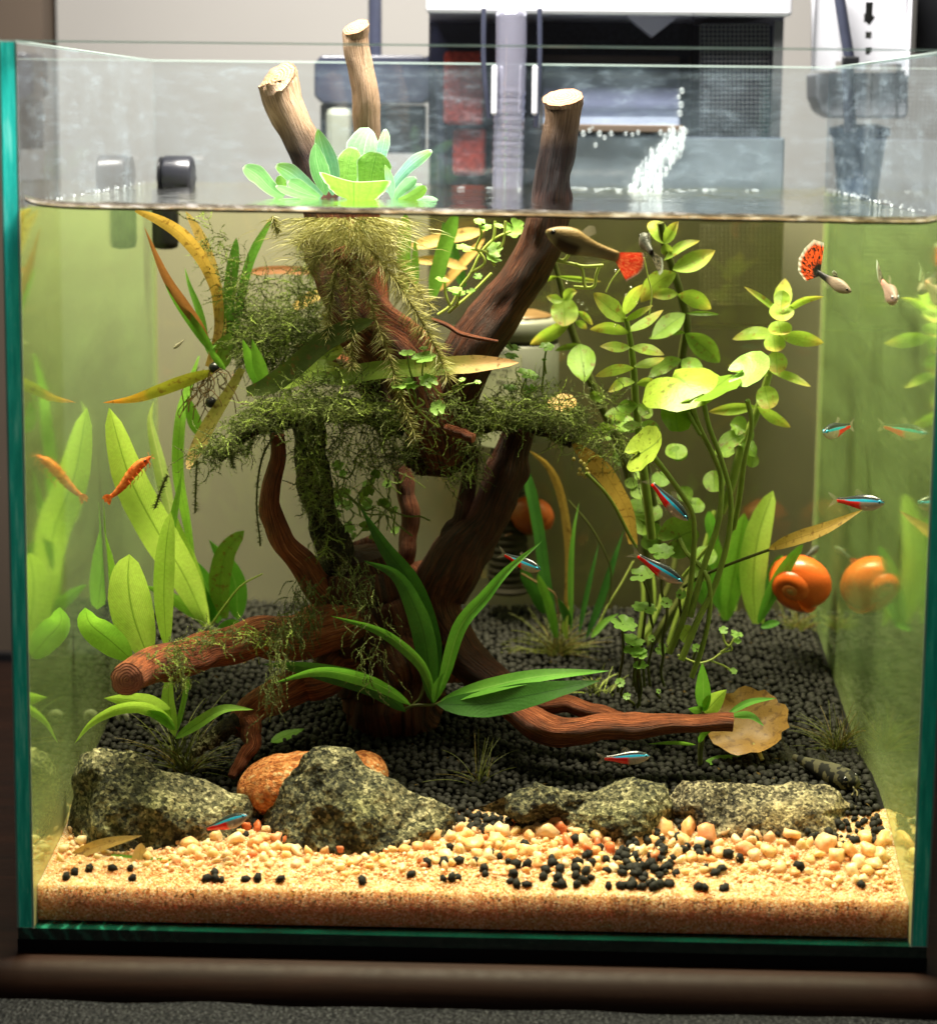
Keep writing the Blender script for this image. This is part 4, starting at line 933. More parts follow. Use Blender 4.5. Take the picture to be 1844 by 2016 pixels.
# root mass
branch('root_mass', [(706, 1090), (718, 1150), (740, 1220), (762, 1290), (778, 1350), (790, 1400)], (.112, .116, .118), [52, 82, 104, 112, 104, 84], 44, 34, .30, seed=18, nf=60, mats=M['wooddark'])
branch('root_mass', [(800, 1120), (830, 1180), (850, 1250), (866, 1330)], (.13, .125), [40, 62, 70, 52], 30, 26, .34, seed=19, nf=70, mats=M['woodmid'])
branch('log', [(700, 1225), (640, 1240), (560, 1256), (470, 1268), (390, 1284), (312, 1306), (250, 1338)], (.105, .095, .08, .062, .018), [52, 50, 44, 38, 36, 36, 33], 46, 22, .10, 'cutwet', (False, True), seed=20)
branch('root', [(690, 1300), (640, 1325), (580, 1352), (520, 1382), (480, 1412), (462, 1440)], (.105, .075), [42, 40, 38, 34, 30, 22], 30, 16, .14, capm=(False, True), seed=21)
branch('root', [(488, 1412), (498, 1450), (488, 1480), (466, 1512), (456, 1530)], (.074, .064), [20, 19, 17, 13, 8], 20, 12, .14, seed=22)
branch('root', [(470, 1418), (440, 1440), (410, 1462), (380, 1484)], (.076, .068), [20, 18, 15, 9], 18, 12, .2, mats=M['woodmoss'], seed=23)
branch('root', [(1000, 1388), (1040, 1416), (1085, 1436), (1150, 1440), (1230, 1432), (1310, 1426), (1380, 1424), (1442, 1421)], (.085, .075, .07, .066), [24, 32, 30, 26, 23, 20, 19, 18], 44, 18, .12, 'cutwet', (False, True), seed=24)
branch('root', [(1010, 1370), (1070, 1384), (1140, 1392), (1200, 1408), (1250, 1424)], (.095, .082), [20, 20, 18, 16, 8], 26, 14, .15, seed=25)
# ------------------------------------------------------------------ plants
random.seed(23)
def pl(name, label, cat, px, py, y, group=None):
    return thing(name, label, cat, P(px, py, y), group)
def L(parent, mat, pts, ys, w_, shape='lance', tilt=0., fold=.18, wav=.06, n=16, name='leaf', k=6, curl=0.):
    m = MB(); leaf(m, pts, ys, w_, shape, tilt, fold, wav, n, k, curl=curl); return m.build(name, M[mat], parent)
def stemt(parent, mat, pts, ys, r, name='stem', n=22, seg=8, rough=.06):
    """r in picture pixels (number or list)"""
    c = path3(pts, ys, n); rr = np.interp(np.linspace(0, 1, n), np.linspace(0, 1, len(r)), r) if isinstance(r, (list, tuple)) else [r]*n
    m = MB(); tube(m, c, [a*mpp(p.y) for a, p in zip(rr, c)], seg, rough, nf=200); return m.build(name, M[mat], parent)
s = KS('B1')
# left sword plant
g = pl('sword_plant', 'tall bright green broad-leaved plant by the left pane behind the red log', 'plant', 400, 1200, .12)
L(g, 'sword', K('B1', (1190, 1300), (1060, 1010), (900, 745), (745, 440), (628, 42)), (.15, .115, .105), 104*s, 'blade', .15, .2)
L(g, 'sword2', K('B1', (700, 1210), (655, 1090), (592, 830), (530, 578)), (.12, .108), 58*s, 'lance', .75, .3)
L(g, 'pale', K('B1', (1000, 720), (975, 600), (915, 330), (868, 120), (886, 4)), (.15, .14), 40*s, 'lance', .5, .3)
L(g, 'sword', K('B1', (1170, 1290), (1100, 1000), (1040, 800), (1005, 640)), (.15, .135), 62*s, 'lance', .1, .2)
L(g, 'sword2', [K('B1', (1165, 1250))[0], K('B1', (1080, 720))[0], K('B1', (1028, 420))[0], K('A4', (1040, 1270))[0], K('A4', (1078, 1110))[0], K('A4', (1147, 898))[0]], (.15, .13, .14), 34*s, 'spoon', .3, .2, n=26)
L(g, 'sword2', K('B1', (950, 1000), (985, 760), (1015, 600), (1052, 400)), (.12, .12), 26*s, 'lance', .3)
L(g, 'sword2', K('B1', (1205, 1290), (1010, 1150), (900, 1095), (815, 1068)), (.15, .13), 36*s, 'lance', .3)
L(g, 'fernb', K('B1', (1255, 1290), (1195, 1090), (1130, 925)), (.155, .15), 75*s, 'lance', .2)
L(g, 'fernb', K('B1', (1225, 1285), (1150, 1120), (1090, 1000)), (.155, .15), 60*s, 'lance', .2)
g = pl('sword_plant', 'low bright green broad leaves just behind the sawn end of the left log', 'plant', 330, 1330, .07)
L(g, 'sword', K('B1', (850, 1475), (770, 1250), (738, 1050), (745, 888)), (.075, .07), 124*s, 'blade', .1, .15)
L(g, 'sword', K('B1', (960, 1420), (945, 1150), (955, 870), (985, 645)), (.08, .075), 60*s, 'blade', .15, .15)
L(g, 'sword2', K('B1', (750, 1490), (640, 1390), (520, 1290), (490, 1196)), (.07, .058), 84*s, 'blade', .2, .2)
s5 = KS('B5')
L(g, 'sword', K('B5', (1010, 560), (985, 440), (970, 320), (990, 120)), (.066, .07), 40*s5, 'lance', .5)
L(g, 'sword2', K('B5', (1020, 520), (1060, 350), (1090, 200)), (.068, .072), 16*s5, 'strap', .2)
L(g, 'sword', K('B5', (1000, 470), (880, 400), (760, 385), (640, 412), (520, 485), (430, 597)), (.066, .045), 34*s5, 'lance', .5, .25, n=22)
L(g, 'sword', K('B5', (1000, 460), (880, 380), (740, 345), (598, 336)), (.07, .06), 62*s5, 'lance', .5, .2)
L(g, 'sword2', K('B5', (1010, 570), (1130, 490), (1290, 400), (1462, 402)), (.064, .056), 34*s5, 'lance', .4, .25)
L(g, 'sword2', K('B5', (1010, 520), (920, 440), (800, 410)), (.066, .06), 30*s5, 'lance', .4)
g = pl('sword_plant', 'small pair of broad leaves between the left plant and the thin red upright', 'plant', 440, 1215, .15)
L(g, 'bacopad', K('B1', (1300, 1260), (1265, 1080), (1305, 880), (1408, 752)), (.14, .132), 64*s, 'blade', .2, .2)
L(g, 'fernb', K('B1', (1372, 1270), (1345, 1020), (1205, 805)), (.155, .15), 66*s, 'lance', .2, .2)
L(g, 'fernb', K('B1', (1400, 1330), (1340, 1300), (1250, 1310)), (.13, .12), 40*s, 'oval', .2)
stemt(g, 'stemy', K('B1', (1215, 1300), (1300, 1180), (1390, 1070), (1512, 1002)), (.13, .12), [2.4, 1.6])
# floating strap-leaved plant with bare roots
s4 = KS('A4')
g = pl('strap_plant', 'floating strap-leaved plant with long brown arching leaves and bare roots at upper left', 'plant', 430, 715, .12)
V = lambda mat, tagk, pts, ys, w_, tilt=.2, shape='strap', n=24: L(g, mat, K(tagk, *pts), ys, w_*s4, shape, tilt, .15, .08, n)
V('brown', 'A4', [(1200, 960), (1255, 780), (1262, 640), (1240, 500), (1165, 340), (1050, 200), (920, 115), (780, 58)], (.12, .125, .11, .085), 46, .2, 'fan')
V('tan', 'A4', [(1265, 930), (1272, 700), (1232, 430), (1150, 200), (1068, 60)], (.125, .135), 34, .4)
V('rust', 'A4', [(1230, 890), (1150, 730), (1060, 600), (950, 430), (830, 150)], (.12, .10), 30, .2, 'lance')
V('valgreen', 'A4', [(1245, 900), (1120, 720), (1010, 575), (948, 480)], (.118, .105), 30, .2, 'lance')
V('valgreen', 'A4', [(1200, 890), (1155, 660), (1092, 490), (1064, 385)], (.125, .13), 22, .2, 'lance')
V('valrust', 'A4', [(1250, 985), (1120, 1020), (900, 1100), (760, 1145), (592, 1168)], (.115, .09), 38, .5, 'lance')
V('decay', 'A4', [(1395, 970), (1310, 1120), (1210, 1280), (1150, 1400), (1098, 1500), (1085, 1550)], (.115, .105), 52, .1, 'fan')
V('valgreen', 'A4', [(1275, 960), (1300, 800), (1318, 560), (1350, 330), (1362, 215)], (.125, .13), 36, .2)
V('bacopad', 'A4', [(1270, 980), (1275, 880), (1330, 760)], (.122, .12), 66, .2, 'lance')
V('valgreen', 'A4', [(1290, 960), (1360, 700), (1420, 420), (1480, 260), (1580, 85)], (.13, .14), 26, .2)
V('valgreen', 'A4', [(1150, 1360), (1110, 1240), (1080, 1120)], (.13, .128), 40, .2, 'lance')
V('valgreen', 'A4', [(1300, 980), (1220, 870), (1250, 830)], (.11, .11), 20, .4, 'lance')
m = MB()
for k in range(26):
    x0, y0 = K('A4', (1180+random.uniform(-60, 90), 990+random.uniform(-30, 40)))[0]
    pts = [(x0, y0)]; dx = random.uniform(-.8, .8)
    for i in range(5): pts.append((pts[-1][0]+dx*9+random.gauss(0, 9), pts[-1][1]+random.uniform(3, 24)))
    tube(m, path3(pts, .118+random.uniform(-.01, .01), 12), random.uniform(.8, 1.5)*mpp(.12), 4)
m.build('roots', M['rootb'], g)
m = MB()
for x, y in K('A4', (1235, 965), (1215, 1165)): m.add(IC2[0]*.0022+np.array(P(x, y, .113)), IC2[1].tolist())
m.build('seed', M['black'], g)
s5_ = KS('A5')
g = pl('strap_plant', 'dark olive strap-leaved plant stretching across the driftwood', 'plant', 500, 770, .1)
L(g, 'olive', K('A5', (270, 1105), (390, 1070), (520, 985), (700, 830), (850, 745), (1005, 690)), (.10, .085), 58*s5_, 'strap', .2, .12, .05, 24)
L(g, 'valtip', K('A5', (640, 1020), (820, 1025), (1000, 985), (1300, 965), (1600, 945), (1838, 936)), (.105, .085), 52*s5_, 'strap', .3, .2, .05, 24)
L(g, 'valgreen', K('A5', (380, 1080), (345, 960), (300, 800)), (.10, .098), 40*s5_, 'lance', .2)
L(g, 'valgreen', K('A5', (345, 1080), (300, 950), (245, 800)), (.105, .1), 40*s5_, 'lance', .2)
L(g, 'bacopa', K('A5', (420, 1080), (560, 1020), (720, 960), (880, 1000)), (.11, .115), 55*s5_, 'lance', .3)
L(g, 'bacopa', K('A5', (430, 1090), (640, 930), (800, 830), (700, 640)), (.125, .13), 60*s5_, 'lance', .4)
# blurred leaves behind
g = pl('strap_plant', 'blurred rusty and tan strap leaves floating behind the driftwood fork', 'plant', 650, 540, .18)
L(g, 'rust', K('A5', (270, 418), (450, 402), (680, 412)), .18, 24*s5_, 'strap', .2)
L(g, 'tan', K('A5', (540, 620), (640, 560), (760, 505)), .17, 34*s5_, 'strap', .2)
L(g, 'tan', K('A5', (540, 830), (700, 860), (900, 920)), .16, 22*s5_, 'strap', .2)
L(g, 'tan', K('A5', (1220, 265), (1430, 215), (1640, 175)), .175, 36*s5_, 'strap', .2)
L(g, 'tan', K('A5', (1240, 345), (1400, 352), (1540, 395)), .175, 26*s5_, 'strap', .3)
L(g, 'tan', K('A5', (1370, 520), (1480, 400), (1640, 220)), .18, 26*s5_, 'strap', .2)
L(g, 'valgreen', K('A5', (1180, 540), (1175, 300), (1185, 70)), .165, 40*s5_, 'strap', .2)
L(g, 'valgreen', K('A5', (1240, 520), (1240, 340), (1238, 208)), .166, 24*s5_, 'lance', .2)
L(g, 'valgreen', K('A5', (1340, 560), (1380, 380), (1430, 210), (1480, 60)), .16, 44*s5_, 'strap', .2)
L(g, 'fern', K('A5', (1520, 500), (1470, 340), (1400, 120)), .19, 34*s5_, 'strap', .2)
# broad-leaved epiphyte at the foot of the driftwood
s2 = KS('B2'); s6 = KS('B6')
g = pl('java_fern', 'dark green long-leaved plant growing at the foot of the driftwood', 'plant', 858, 1382, .08)
A = lambda *p: [K(t, (x, y))[0] for t, x, y in p]
L(g, 'fern', A(('B6', 890, 375), ('B2', 1335, 1500), ('B2', 1310, 1330), ('B2', 1215, 1060), ('B2', 1060, 840), ('B2', 920, 610)), (.082, .085, .075), 74*s2, 'lance', .2, .25, n=22)
L(g, 'fern', A(('B6', 880, 370), ('B2', 1300, 1400), ('B2', 1240, 1200), ('B2', 1130, 1010), ('B2', 940, 925)), (.078, .07), 66*s2, 'lance', .25, .25, n=22)
L(g, 'fernb', A(('B6', 895, 355), ('B6', 950, 210), ('B2', 1500, 1310), ('B2', 1640, 1140), ('B2', 1770, 985), ('B3', 820, 812)), (.075, .06), 42*s2, 'lance', .3, .35, n=22)
L(g, 'fernb', A(('B6', 885, 350), ('B6', 845, 200), ('B6', 755, 80), ('B2', 1030, 1330), ('B2', 748, 1243)), (.076, .066), 32*s2, 'lance', .35, .35, n=22)
L(g, 'fern', A(('B6', 905, 372), ('B6', 1180, 370), ('B6', 1480, 310), ('B6', 1842, 235)), (.074, .05), 82*s6, 'lance', .25, .12, n=20)
L(g, 'fernb', A(('B6', 905, 365), ('B6', 1130, 290), ('B6', 1480, 212), ('B6', 1900, 178)), (.078, .054), 44*s6, 'lance', .5, .25, n=20)
L(g, 'fernb', A(('B6', 755, 378), ('B6', 620, 285), ('B6', 450, 215), ('B6', 220, 180), ('B5', 1568, 252)), (.078, .05), 38*s6, 'lance', .55, .3, n=20)
L(g, 'fern', A(('B6', 725, 415), ('B6', 530, 265), ('B6', 280, 190), ('B6', 60, 150), ('B5', 1512, 140)), (.08, .062), 60*s6, 'lance', .4, .2, n=20)
L(g, 'fernb', A(('B6', 885, 365), ('B6', 905, 260), ('B6', 945, 188)), (.074, .07), 22*s6, 'lance', .4)
stemt(g, 'stemd', A(('B6', 720, 400), ('B6', 770, 378), ('B6', 880, 375), ('B6', 930, 360)), .077, 3.4)
stemt(g, 'stemd', A(('B6', 770, 372), ('B6', 810, 330), ('B6', 835, 240)), .079, 3)
# stem plants on the right
s_ = KS('A6')
def stalk(label, tagk, st, ys, r, leaves, mat='bacopa', lowmat='bacopad', smat='stem', split=99999, group='yellow-green stem plants on the right'):
    px, py = K(tagk, st[-1])[0]; g = pl('stem_plant', label, 'plant', px, py, ys[-1] if isinstance(ys, tuple) else ys, group)
    stemt(g, smat, K(tagk, *st), ys, r, n=34)
    y_ = ys[0] if isinstance(ys, tuple) else ys
    for a, b, hw in leaves:
        dy = random.uniform(-.012, .012); mx, my = (a[0]+b[0])/2, (a[1]+b[1])/2; L_ = math.hypot(b[0]-a[0], b[1]-a[1])
        bow = random.uniform(-.05, .16)*L_
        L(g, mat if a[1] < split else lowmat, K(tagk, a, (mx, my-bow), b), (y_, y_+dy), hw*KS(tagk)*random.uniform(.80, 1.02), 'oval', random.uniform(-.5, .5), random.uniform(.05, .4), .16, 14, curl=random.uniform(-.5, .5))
    return g
def faces(g, tagk, items, y, mat):
    for (cx, cy, rx, ry) in items:
        px, py = K(tagk, (cx, cy))[0]; R = .92*rx*KS(tagk)*mpp(y); t_ = ry/rx; e = math.asin(min(.98, t_))
        m = MB(); disc(m, P(px, py, y-.002), R, (random.uniform(-.1, .1), -math.sin(e), math.cos(e)), 1, 0, 0, False, .10, seed=random.random()*9); m.build('leaf', M[mat], g)
g = stalk('shaded stem plant with a heart-shaped leaf facing out, right of the grey pump', 'A6', [(880, 330), (905, 420), (940, 560), (985, 740), (1060, 950), (1130, 1120), (1200, 1270), (1275, 1440), (1330, 1640)], (.15, .155, .16), [5, 8, 9, 9, 9],
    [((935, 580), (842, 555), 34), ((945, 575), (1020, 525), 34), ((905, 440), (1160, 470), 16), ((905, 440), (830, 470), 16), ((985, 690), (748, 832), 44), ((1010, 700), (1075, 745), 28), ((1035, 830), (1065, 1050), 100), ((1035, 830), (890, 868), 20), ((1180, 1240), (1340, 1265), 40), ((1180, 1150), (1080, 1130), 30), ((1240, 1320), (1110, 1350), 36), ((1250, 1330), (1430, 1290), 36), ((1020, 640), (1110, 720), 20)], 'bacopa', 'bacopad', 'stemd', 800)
faces(g, 'A6', [(947, 645, 86, 84)], .152, 'bacopa')
g = stalk('bright stem plant with a four-leaved tip, standing in front of the dark filter box', 'A6', [(1300, 680), (1325, 800), (1345, 980), (1360, 1200), (1385, 1420), (1420, 1700), (1450, 1950)], (.12, .125, .13), [5, 7, 8, 9, 9],
    [((1300, 695), (1113, 535), 62), ((1290, 660), (1396, 485), 46), ((1290, 695), (1458, 605), 24), ((1308, 755), (1516, 632), 32), ((1318, 765), (1092, 745), 42), ((1325, 848), (1150, 842), 38), ((1330, 850), (1522, 892), 34), ((1345, 968), (1122, 1015), 34), ((1348, 958), (1524, 908), 28), ((1352, 1050), (1198, 1105), 34), ((1365, 1060), (1500, 1080), 30), ((1370, 1180), (1250, 1190), 42), ((1375, 1180), (1440, 1230), 40), ((1385, 1290), (1280, 1300), 34), ((1385, 1290), (1500, 1330), 34)], 'bacopa', 'bacopad', 'stem', 1100)
g = stalk('tall leaning stem plant whose top breaks the water right of the fork', 'A6', [(1500, 130), (1520, 240), (1570, 400), (1620, 560), (1650, 720), (1625, 900), (1600, 1150)], (.145, .15, .16), [7, 8, 9, 9],
    [((1520, 250), (1605, 120), 40), ((1520, 250), (1430, 130), 50), ((1525, 250), (1550, 330), 40), ((1522, 345), (1728, 232), 32), ((1570, 400), (1815, 288), 62), ((1590, 420), (1385, 588), 62), ((1600, 540), (1452, 552), 34), ((1600, 545), (1792, 628), 56), ((1640, 655), (1448, 800), 62), ((1650, 652), (1838, 658), 16), ((1645, 770), (1842, 935), 70), ((1640, 765), (1430, 798), 26), ((1620, 920), (1428, 1020), 52), ((1625, 920), (1740, 1010), 50)], 'bacopa', 'bacopad', 'stemd', 640)
g = stalk('upright stem plant nearest the right pane with a tufted top', 'A7', [(948, 600), (945, 690), (915, 850), (862, 1050), (795, 1250), (720, 1420), (660, 1640), (600, 1800)], (.14, .145, .15), [5, 7, 8, 9, 9],
    [((950, 660), (968, 450), 58), ((945, 655), (732, 498), 22), ((950, 655), (1192, 556), 22), ((935, 785), (664, 802), 46), ((940, 782), (1192, 822), 46), ((870, 1010), (638, 952), 30), ((880, 980), (1118, 1075), 26), ((800, 1190), (528, 1220), 36), ((810, 1190), (1000, 1310), 36), ((740, 1350), (570, 1460), 50), ((740, 1330), (650, 1290), 60), ((720, 1400), (800, 1480), 40)], 'bacopa', 'bacopad', 'stem', 1230)
faces(g, 'A7', [(950, 570, 52, 50), (950, 645, 76, 54), (940, 742, 72, 38), (908, 830, 68, 45), (920, 938, 68, 62), (865, 1138, 72, 72)], .138, 'bacopa')
for items in ([(720, 200, 75, 65), (740, 260, 60, 50)], [(620, 300, 62, 28), (560, 470, 70, 62), (780, 350, 42, 50), (350, 310, 60, 40)]): faces(g, 'B4', items, .15, 'bacopad')
g = pl('stem_plant', 'dense shaded bushy leaves low down behind the round-leaved plant', 'plant', 1270, 1130, .16, 'yellow-green stem plants on the right')
stemt(g, 'stemd', K('B3', (1240, 130), (1330, 450), (1380, 650), (1420, 900), (1440, 1180)), (.165, .17), 8); stemt(g, 'stemd', K('B3', (1400, 260), (1440, 480), (1480, 700), (1500, 1000)), (.155, .16), 7)
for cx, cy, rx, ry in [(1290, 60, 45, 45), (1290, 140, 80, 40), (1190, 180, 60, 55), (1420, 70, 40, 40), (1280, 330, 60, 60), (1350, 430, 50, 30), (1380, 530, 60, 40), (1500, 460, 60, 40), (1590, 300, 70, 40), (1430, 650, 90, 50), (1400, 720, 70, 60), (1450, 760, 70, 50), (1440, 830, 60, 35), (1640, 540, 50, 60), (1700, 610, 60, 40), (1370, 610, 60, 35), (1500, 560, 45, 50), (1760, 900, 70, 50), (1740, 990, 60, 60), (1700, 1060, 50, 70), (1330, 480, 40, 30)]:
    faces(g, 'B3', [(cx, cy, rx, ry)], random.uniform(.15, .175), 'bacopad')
# tall round-leaved plant
s7 = KS('A7')
g = pl('round_leaved_plant', 'clump of large round yellow-green leaves on long bare stalks at right of centre', 'plant', 1300, 1390, .1)
def rl(tagk, cx, cy, rx, ry, rot, nrm, y, mat='lily', notch=True, lobes=0, dish=.15, nm='leaf', par=None, irr=.05):
    px, py = K(tagk, (cx, cy))[0]; R = rx*KS(tagk)*mpp(y); m = MB()
    disc(m, P(px, py, y), R, nrm, 1, rot, lobes, notch, dish, seed=random.random()*9, irr=irr); return m.build(nm, M[mat], g if par is None else par)
rl('A7', 372, 1035, 240, 100, .4, (-.22, -.36, .9), .105, dish=-.28)
rl('A7', 535, 1100, 195, 60, 2.2, (-.36, -.12, .95), .098, 'lilyd', dish=.05)
rl('A7', 765, 985, 132, 70, 1.2, (-.52, -.55, .72), .10, 'penny')
rl('A7', 340, 1248, 100, 88, .5, (.3, -.85, .5), .10, 'lilyd')
rl('B4', 165, 290, 150, 70, 1.0, (-.78, -.45, .55), .095)
rl('B4', 350, 790, 122, 125, 2.8, (.15, -.95, .12), .11, 'bacopad')
for st, ys, r in [([(435, 40), (470, 150), (545, 300), (600, 450), (585, 700), (500, 960), (420, 1250)], (.1, .11, .1), [6, 5, 6, 7]),
                  ([(497, 0), (530, 150), (600, 340), (655, 560), (640, 800), (560, 1080), (470, 1260), (370, 1500)], (.1, .105, .095), [5, 5, 6, 7]),
                  ([(752, 0), (775, 140), (735, 340), (705, 560), (670, 740)], (.102, .11, .13), [5, 5, 6, 6]),
                  ([(215, 330), (300, 440), (390, 570), (440, 680), (440, 900), (400, 1200), (300, 1460)], (.095, .1, .1), [6, 5, 6, 7]),
                  ([(360, 800), (400, 880), (490, 970), (535, 1080), (530, 1250), (490, 1430), (430, 1600)], (.11, .1, .098), [5, 5, 5, 6]),
                  ([(600, 660), (560, 800), (480, 900), (380, 1020)], (.12, .12), [4, 4]),
                  ([(410, 70), (450, 150), (480, 200)], .1, [4, 4])]:
    stemt(g, 'stem', K('B4', *st), ys, r, n=30, name='stalk')
for x0, y0, x1, y1, r in [(260, 1120, 130, 1440, 6), (380, 1080, 240, 1430, 8), (420, 1000, 190, 1440, 7), (560, 640, 300, 1430, 6), (340, 900, 180, 1400, 7), (230, 1200, 100, 1480, 6), (200, 1000, 200, 1440, 6), (140, 1000, 140, 1500, 6)]:
    a, b = K('B4', (x0, y0), (x1, y1)); pb_ = F(*b)
    m = MB(); pa = P(a[0], a[1], pb_.y+.01); c = [pa.lerp(pb_, i/11)+Vector((.001*math.sin(i*.5), 0, 0)) for i in range(12)]; tube(m, c, r*.8*mpp(pb_.y), 8); m.build('stalk', M['stemd' if r > 6 else 'stem'], g)
# small pennywort in front
z1 = KS('Z1')
g = pl('pennywort', 'low pennywort with scalloped round leaves at the foot of the tall stalks', 'plant', 1250, 1380, .1)
for cx, cy, rx, ry, y, bx, by in [(830, 130, 138, 62, .10, 860, 700), (640, 360, 150, 45, .105, 760, 900), (1035, 555, 56, 70, .10, 1000, 1100), (880, 645, 68, 45, .10, 850, 1200), (655, 708, 132, 34, .105, 640, 1500), (445, 865, 140, 56, .098, 400, 1560), (545, 1035, 118, 36, .10, 560, 1500), (560, 1135, 125, 26, .098, 570, 1560), (605, 1185, 88, 26, .095, 590, 1700), (620, 1288, 85, 20, .095, 600, 1720), (830, 1118, 64, 60, .11, 850, 1500), (408, 1465, 55, 40, .09, 440, 1600), (480, 1605, 44, 30, .088, 540, 1690), (730, 1010, 40, 45, .115, 700, 1500), (800, 1550, 28, 20, .09, 800, 1620), (1190, 1110, 50, 66, .12, 1150, 1400)]:
    e = math.asin(min(.97, ry/rx if rx > ry else .9)); mt = 'penny' if by > 0 else 'lily'
    rl('Z1', cx, cy, rx, ry, random.uniform(0, 6), (random.uniform(-.25, .25), -math.sin(e), math.cos(e)), y, 'penny', True, 8, .12, 'leaf', g)
    a, b = K('Z1', (cx, cy), (bx, by)); p0 = P(a[0], a[1], y); p1 = P(b[0], b[1], y+.004); m = MB()
    tube(m, [p0.lerp(p1, i/9)+Vector((.0006*math.sin(i*.7+cx), 0, 0)) for i in range(10)], 3.0*mpp(y), 6); m.build('stalk', M['stemd'], g)
rl('Z1', 1088, 965, 95, 110, .3, (.35, -.85, .2), .105, 'lily', False, 0, .1, 'leaf', g)
g = pl('creeping_pennywort', 'curling pale runner with tiny leaves on the black soil right of the stalks', 'plant', 1420, 1290, .12)
for st in ([(1460, 950), (1480, 1045), (1530, 1082), (1585, 1000)], [(1540, 1080), (1552, 1130), (1460, 1152), (1350, 1225), (1220, 1262), (1100, 1225), (1000, 1180)], [(1340, 1240), (1470, 1290), (1560, 1352)], [(1440, 1150), (1530, 1090)]): stemt(g, 'stemy', K('Z1', *st), .118, 2.1, 'runner')
for cx, cy, rx, ry in [(1470, 925, 50, 34), (1580, 965, 50, 50), (1612, 1035, 40, 40), (1570, 1345, 40, 60), (1640, 970, 30, 30)]: rl('Z1', cx, cy, rx, ry, random.random()*6, (random.uniform(-.4, .4), -.6, .7), .116, 'penny', True, 5, .1, 'leaf', g)
# creeping pennywort on the driftwood
g = pl('creeping_pennywort', 'creeping pennywort with pale runners between the two arms at the water line', 'plant', 950, 600, .12)
for st, y in [([(1370, 660), (1450, 600), (1500, 500), (1560, 420), (1620, 300), (1700, 220), (1790, 180)], .125), ([(1560, 420), (1640, 360), (1600, 290), (1560, 280)], .122), ([(1610, 130), (1620, 200), (1590, 280), (1650, 300), (1700, 380)], .12), ([(1700, 120), (1690, 220), (1640, 300)], .125), ([(1760, 120), (1750, 230), (1720, 300)], .125), ([(1410, 470), (1415, 540), (1440, 610)], .11), ([(1500, 520), (1480, 600), (1430, 650)], .11), ([(1440, 640), (1560, 540), (1680, 420)], .128)]: stemt(g, 'stemy', K('A5', *st), y, 2.6, 'runner')
for cx, cy, rx, ry, y in [(1395, 462, 42, 12, .11), (1468, 520, 46, 12, .11), (1490, 540, 40, 14, .112), (1610, 125, 34, 16, .12), (1650, 160, 34, 16, .12), (1520, 280, 48, 18, .122), (1700, 280, 46, 36, .12), (1690, 332, 48, 26, .12), (1810, 160, 60, 80, .13), (1720, 150, 30, 12, .12), (1560, 525, 30, 12, .12), (1600, 440, 26, 16, .125)]:
    e = math.asin(min(.95, ry/rx)) if ry < rx else 1.2; rl('A5', cx, cy, rx, ry, random.random()*6, (random.uniform(-.3, .3), -math.sin(e), math.cos(e)), y, 'penny', True, 6, .14, 'leaf', g)
for st, y in [([(885, 340), (920, 350), (990, 365), (1060, 380), (1170, 375)], .11), ([(1010, 365), (1050, 400), (1060, 480), (1070, 500)], .11), ([(890, 330), (940, 345), (975, 310)], .11), ([(1150, 375), (1130, 430), (1110, 500), (1000, 500)], .112)]: stemt(g, 'stemy', K('A6', *st), y, 3.2, 'runner')
for st in ([(1270, 395), (1220, 460), (1185, 530)], [(1405, 330), (1430, 450), (1450, 540), (1436, 665)]): stemt(g, 'stemy', K('A6', *st), .115, 1.4, 'root_thread')
g = pl('creeping_pennywort', 'creeping pennywort with tiny umbrella leaves standing on the middle moss', 'plant', 880, 780, .09)
for cx, cy, rx, ry, y, bx, by in [(1195, 885, 46, 14, .088, 1235, 1060), (1290, 912, 72, 24, .086, 1300, 1100), (1165, 1062, 70, 22, .086, 1240, 1150), (1220, 1070, 40, 20, .086, 1240, 1190), (1315, 1045, 56, 34, .084, 1250, 1080), (1290, 855, 28, 8, .09, 1300, 960), (1370, 1200, 46, 50, .08, 1380, 1310), (1510, 1035, 20, 10, .085, 1450, 1080), (1600, 1050, 20, 10, .085, 1450, 1090)]:
    e = math.asin(min(.9, ry/rx)); rl('A5', cx, cy, rx, ry, random.random()*6, (random.uniform(-.2, .3), -math.sin(e), math.cos(e)), y, 'penny', True, 6, .14, 'leaf', g)
    stemt(g, 'stem', K('A5', (cx, cy), ((cx+bx)/2+random.uniform(-20, 20), (cy+by)/2), (bx, by)), y, 1.8, 'stalk', 10, 6)
for st in ([(1190, 1060), (1220, 1160), (1300, 1250), (1375, 1310)], [(1130, 1060), (1180, 1200), (1250, 1390)], [(1330, 1060), (1400, 1120), (1520, 1060)], [(1260, 1140), (1290, 1170), (1240, 1200)]): stemt(g, 'stemy', K('A5', *st), .085, 1.9, 'runner')
for cx, cy, rx, ry, bx, by in [(650, 855, 46, 14, 620, 800), (640, 902, 42, 14, 640, 940), (845, 848, 44, 22, 840, 1000), (735, 1010, 68, 20, 700, 1130), (635, 1085, 46, 14, 660, 1150), (750, 1090, 40, 22, 740, 1180), (725, 1130, 34, 14, 700, 1190), (665, 1285, 52, 34, 690, 1230), (830, 920, 14, 8, 815, 1100)]:
    y = .112; e = math.asin(min(.9, ry/rx)); rl('A6', cx, cy, rx, ry, random.random()*6, (random.uniform(-.3, .3), -math.sin(e), math.cos(e)), y, 'penny', True, 6, .14, 'leaf', g)
    stemt(g, 'stem', K('A6', (cx, cy), ((cx+bx)/2+random.uniform(-14, 14), (cy+by)/2), (bx, by)), y, 2., 'stalk', 10, 6)
m = MB(); g = pl('creeping_pennywort', 'tangle of shaded pennywort hanging below the moss right of the mossy upright', 'plant', 720, 960, .12)
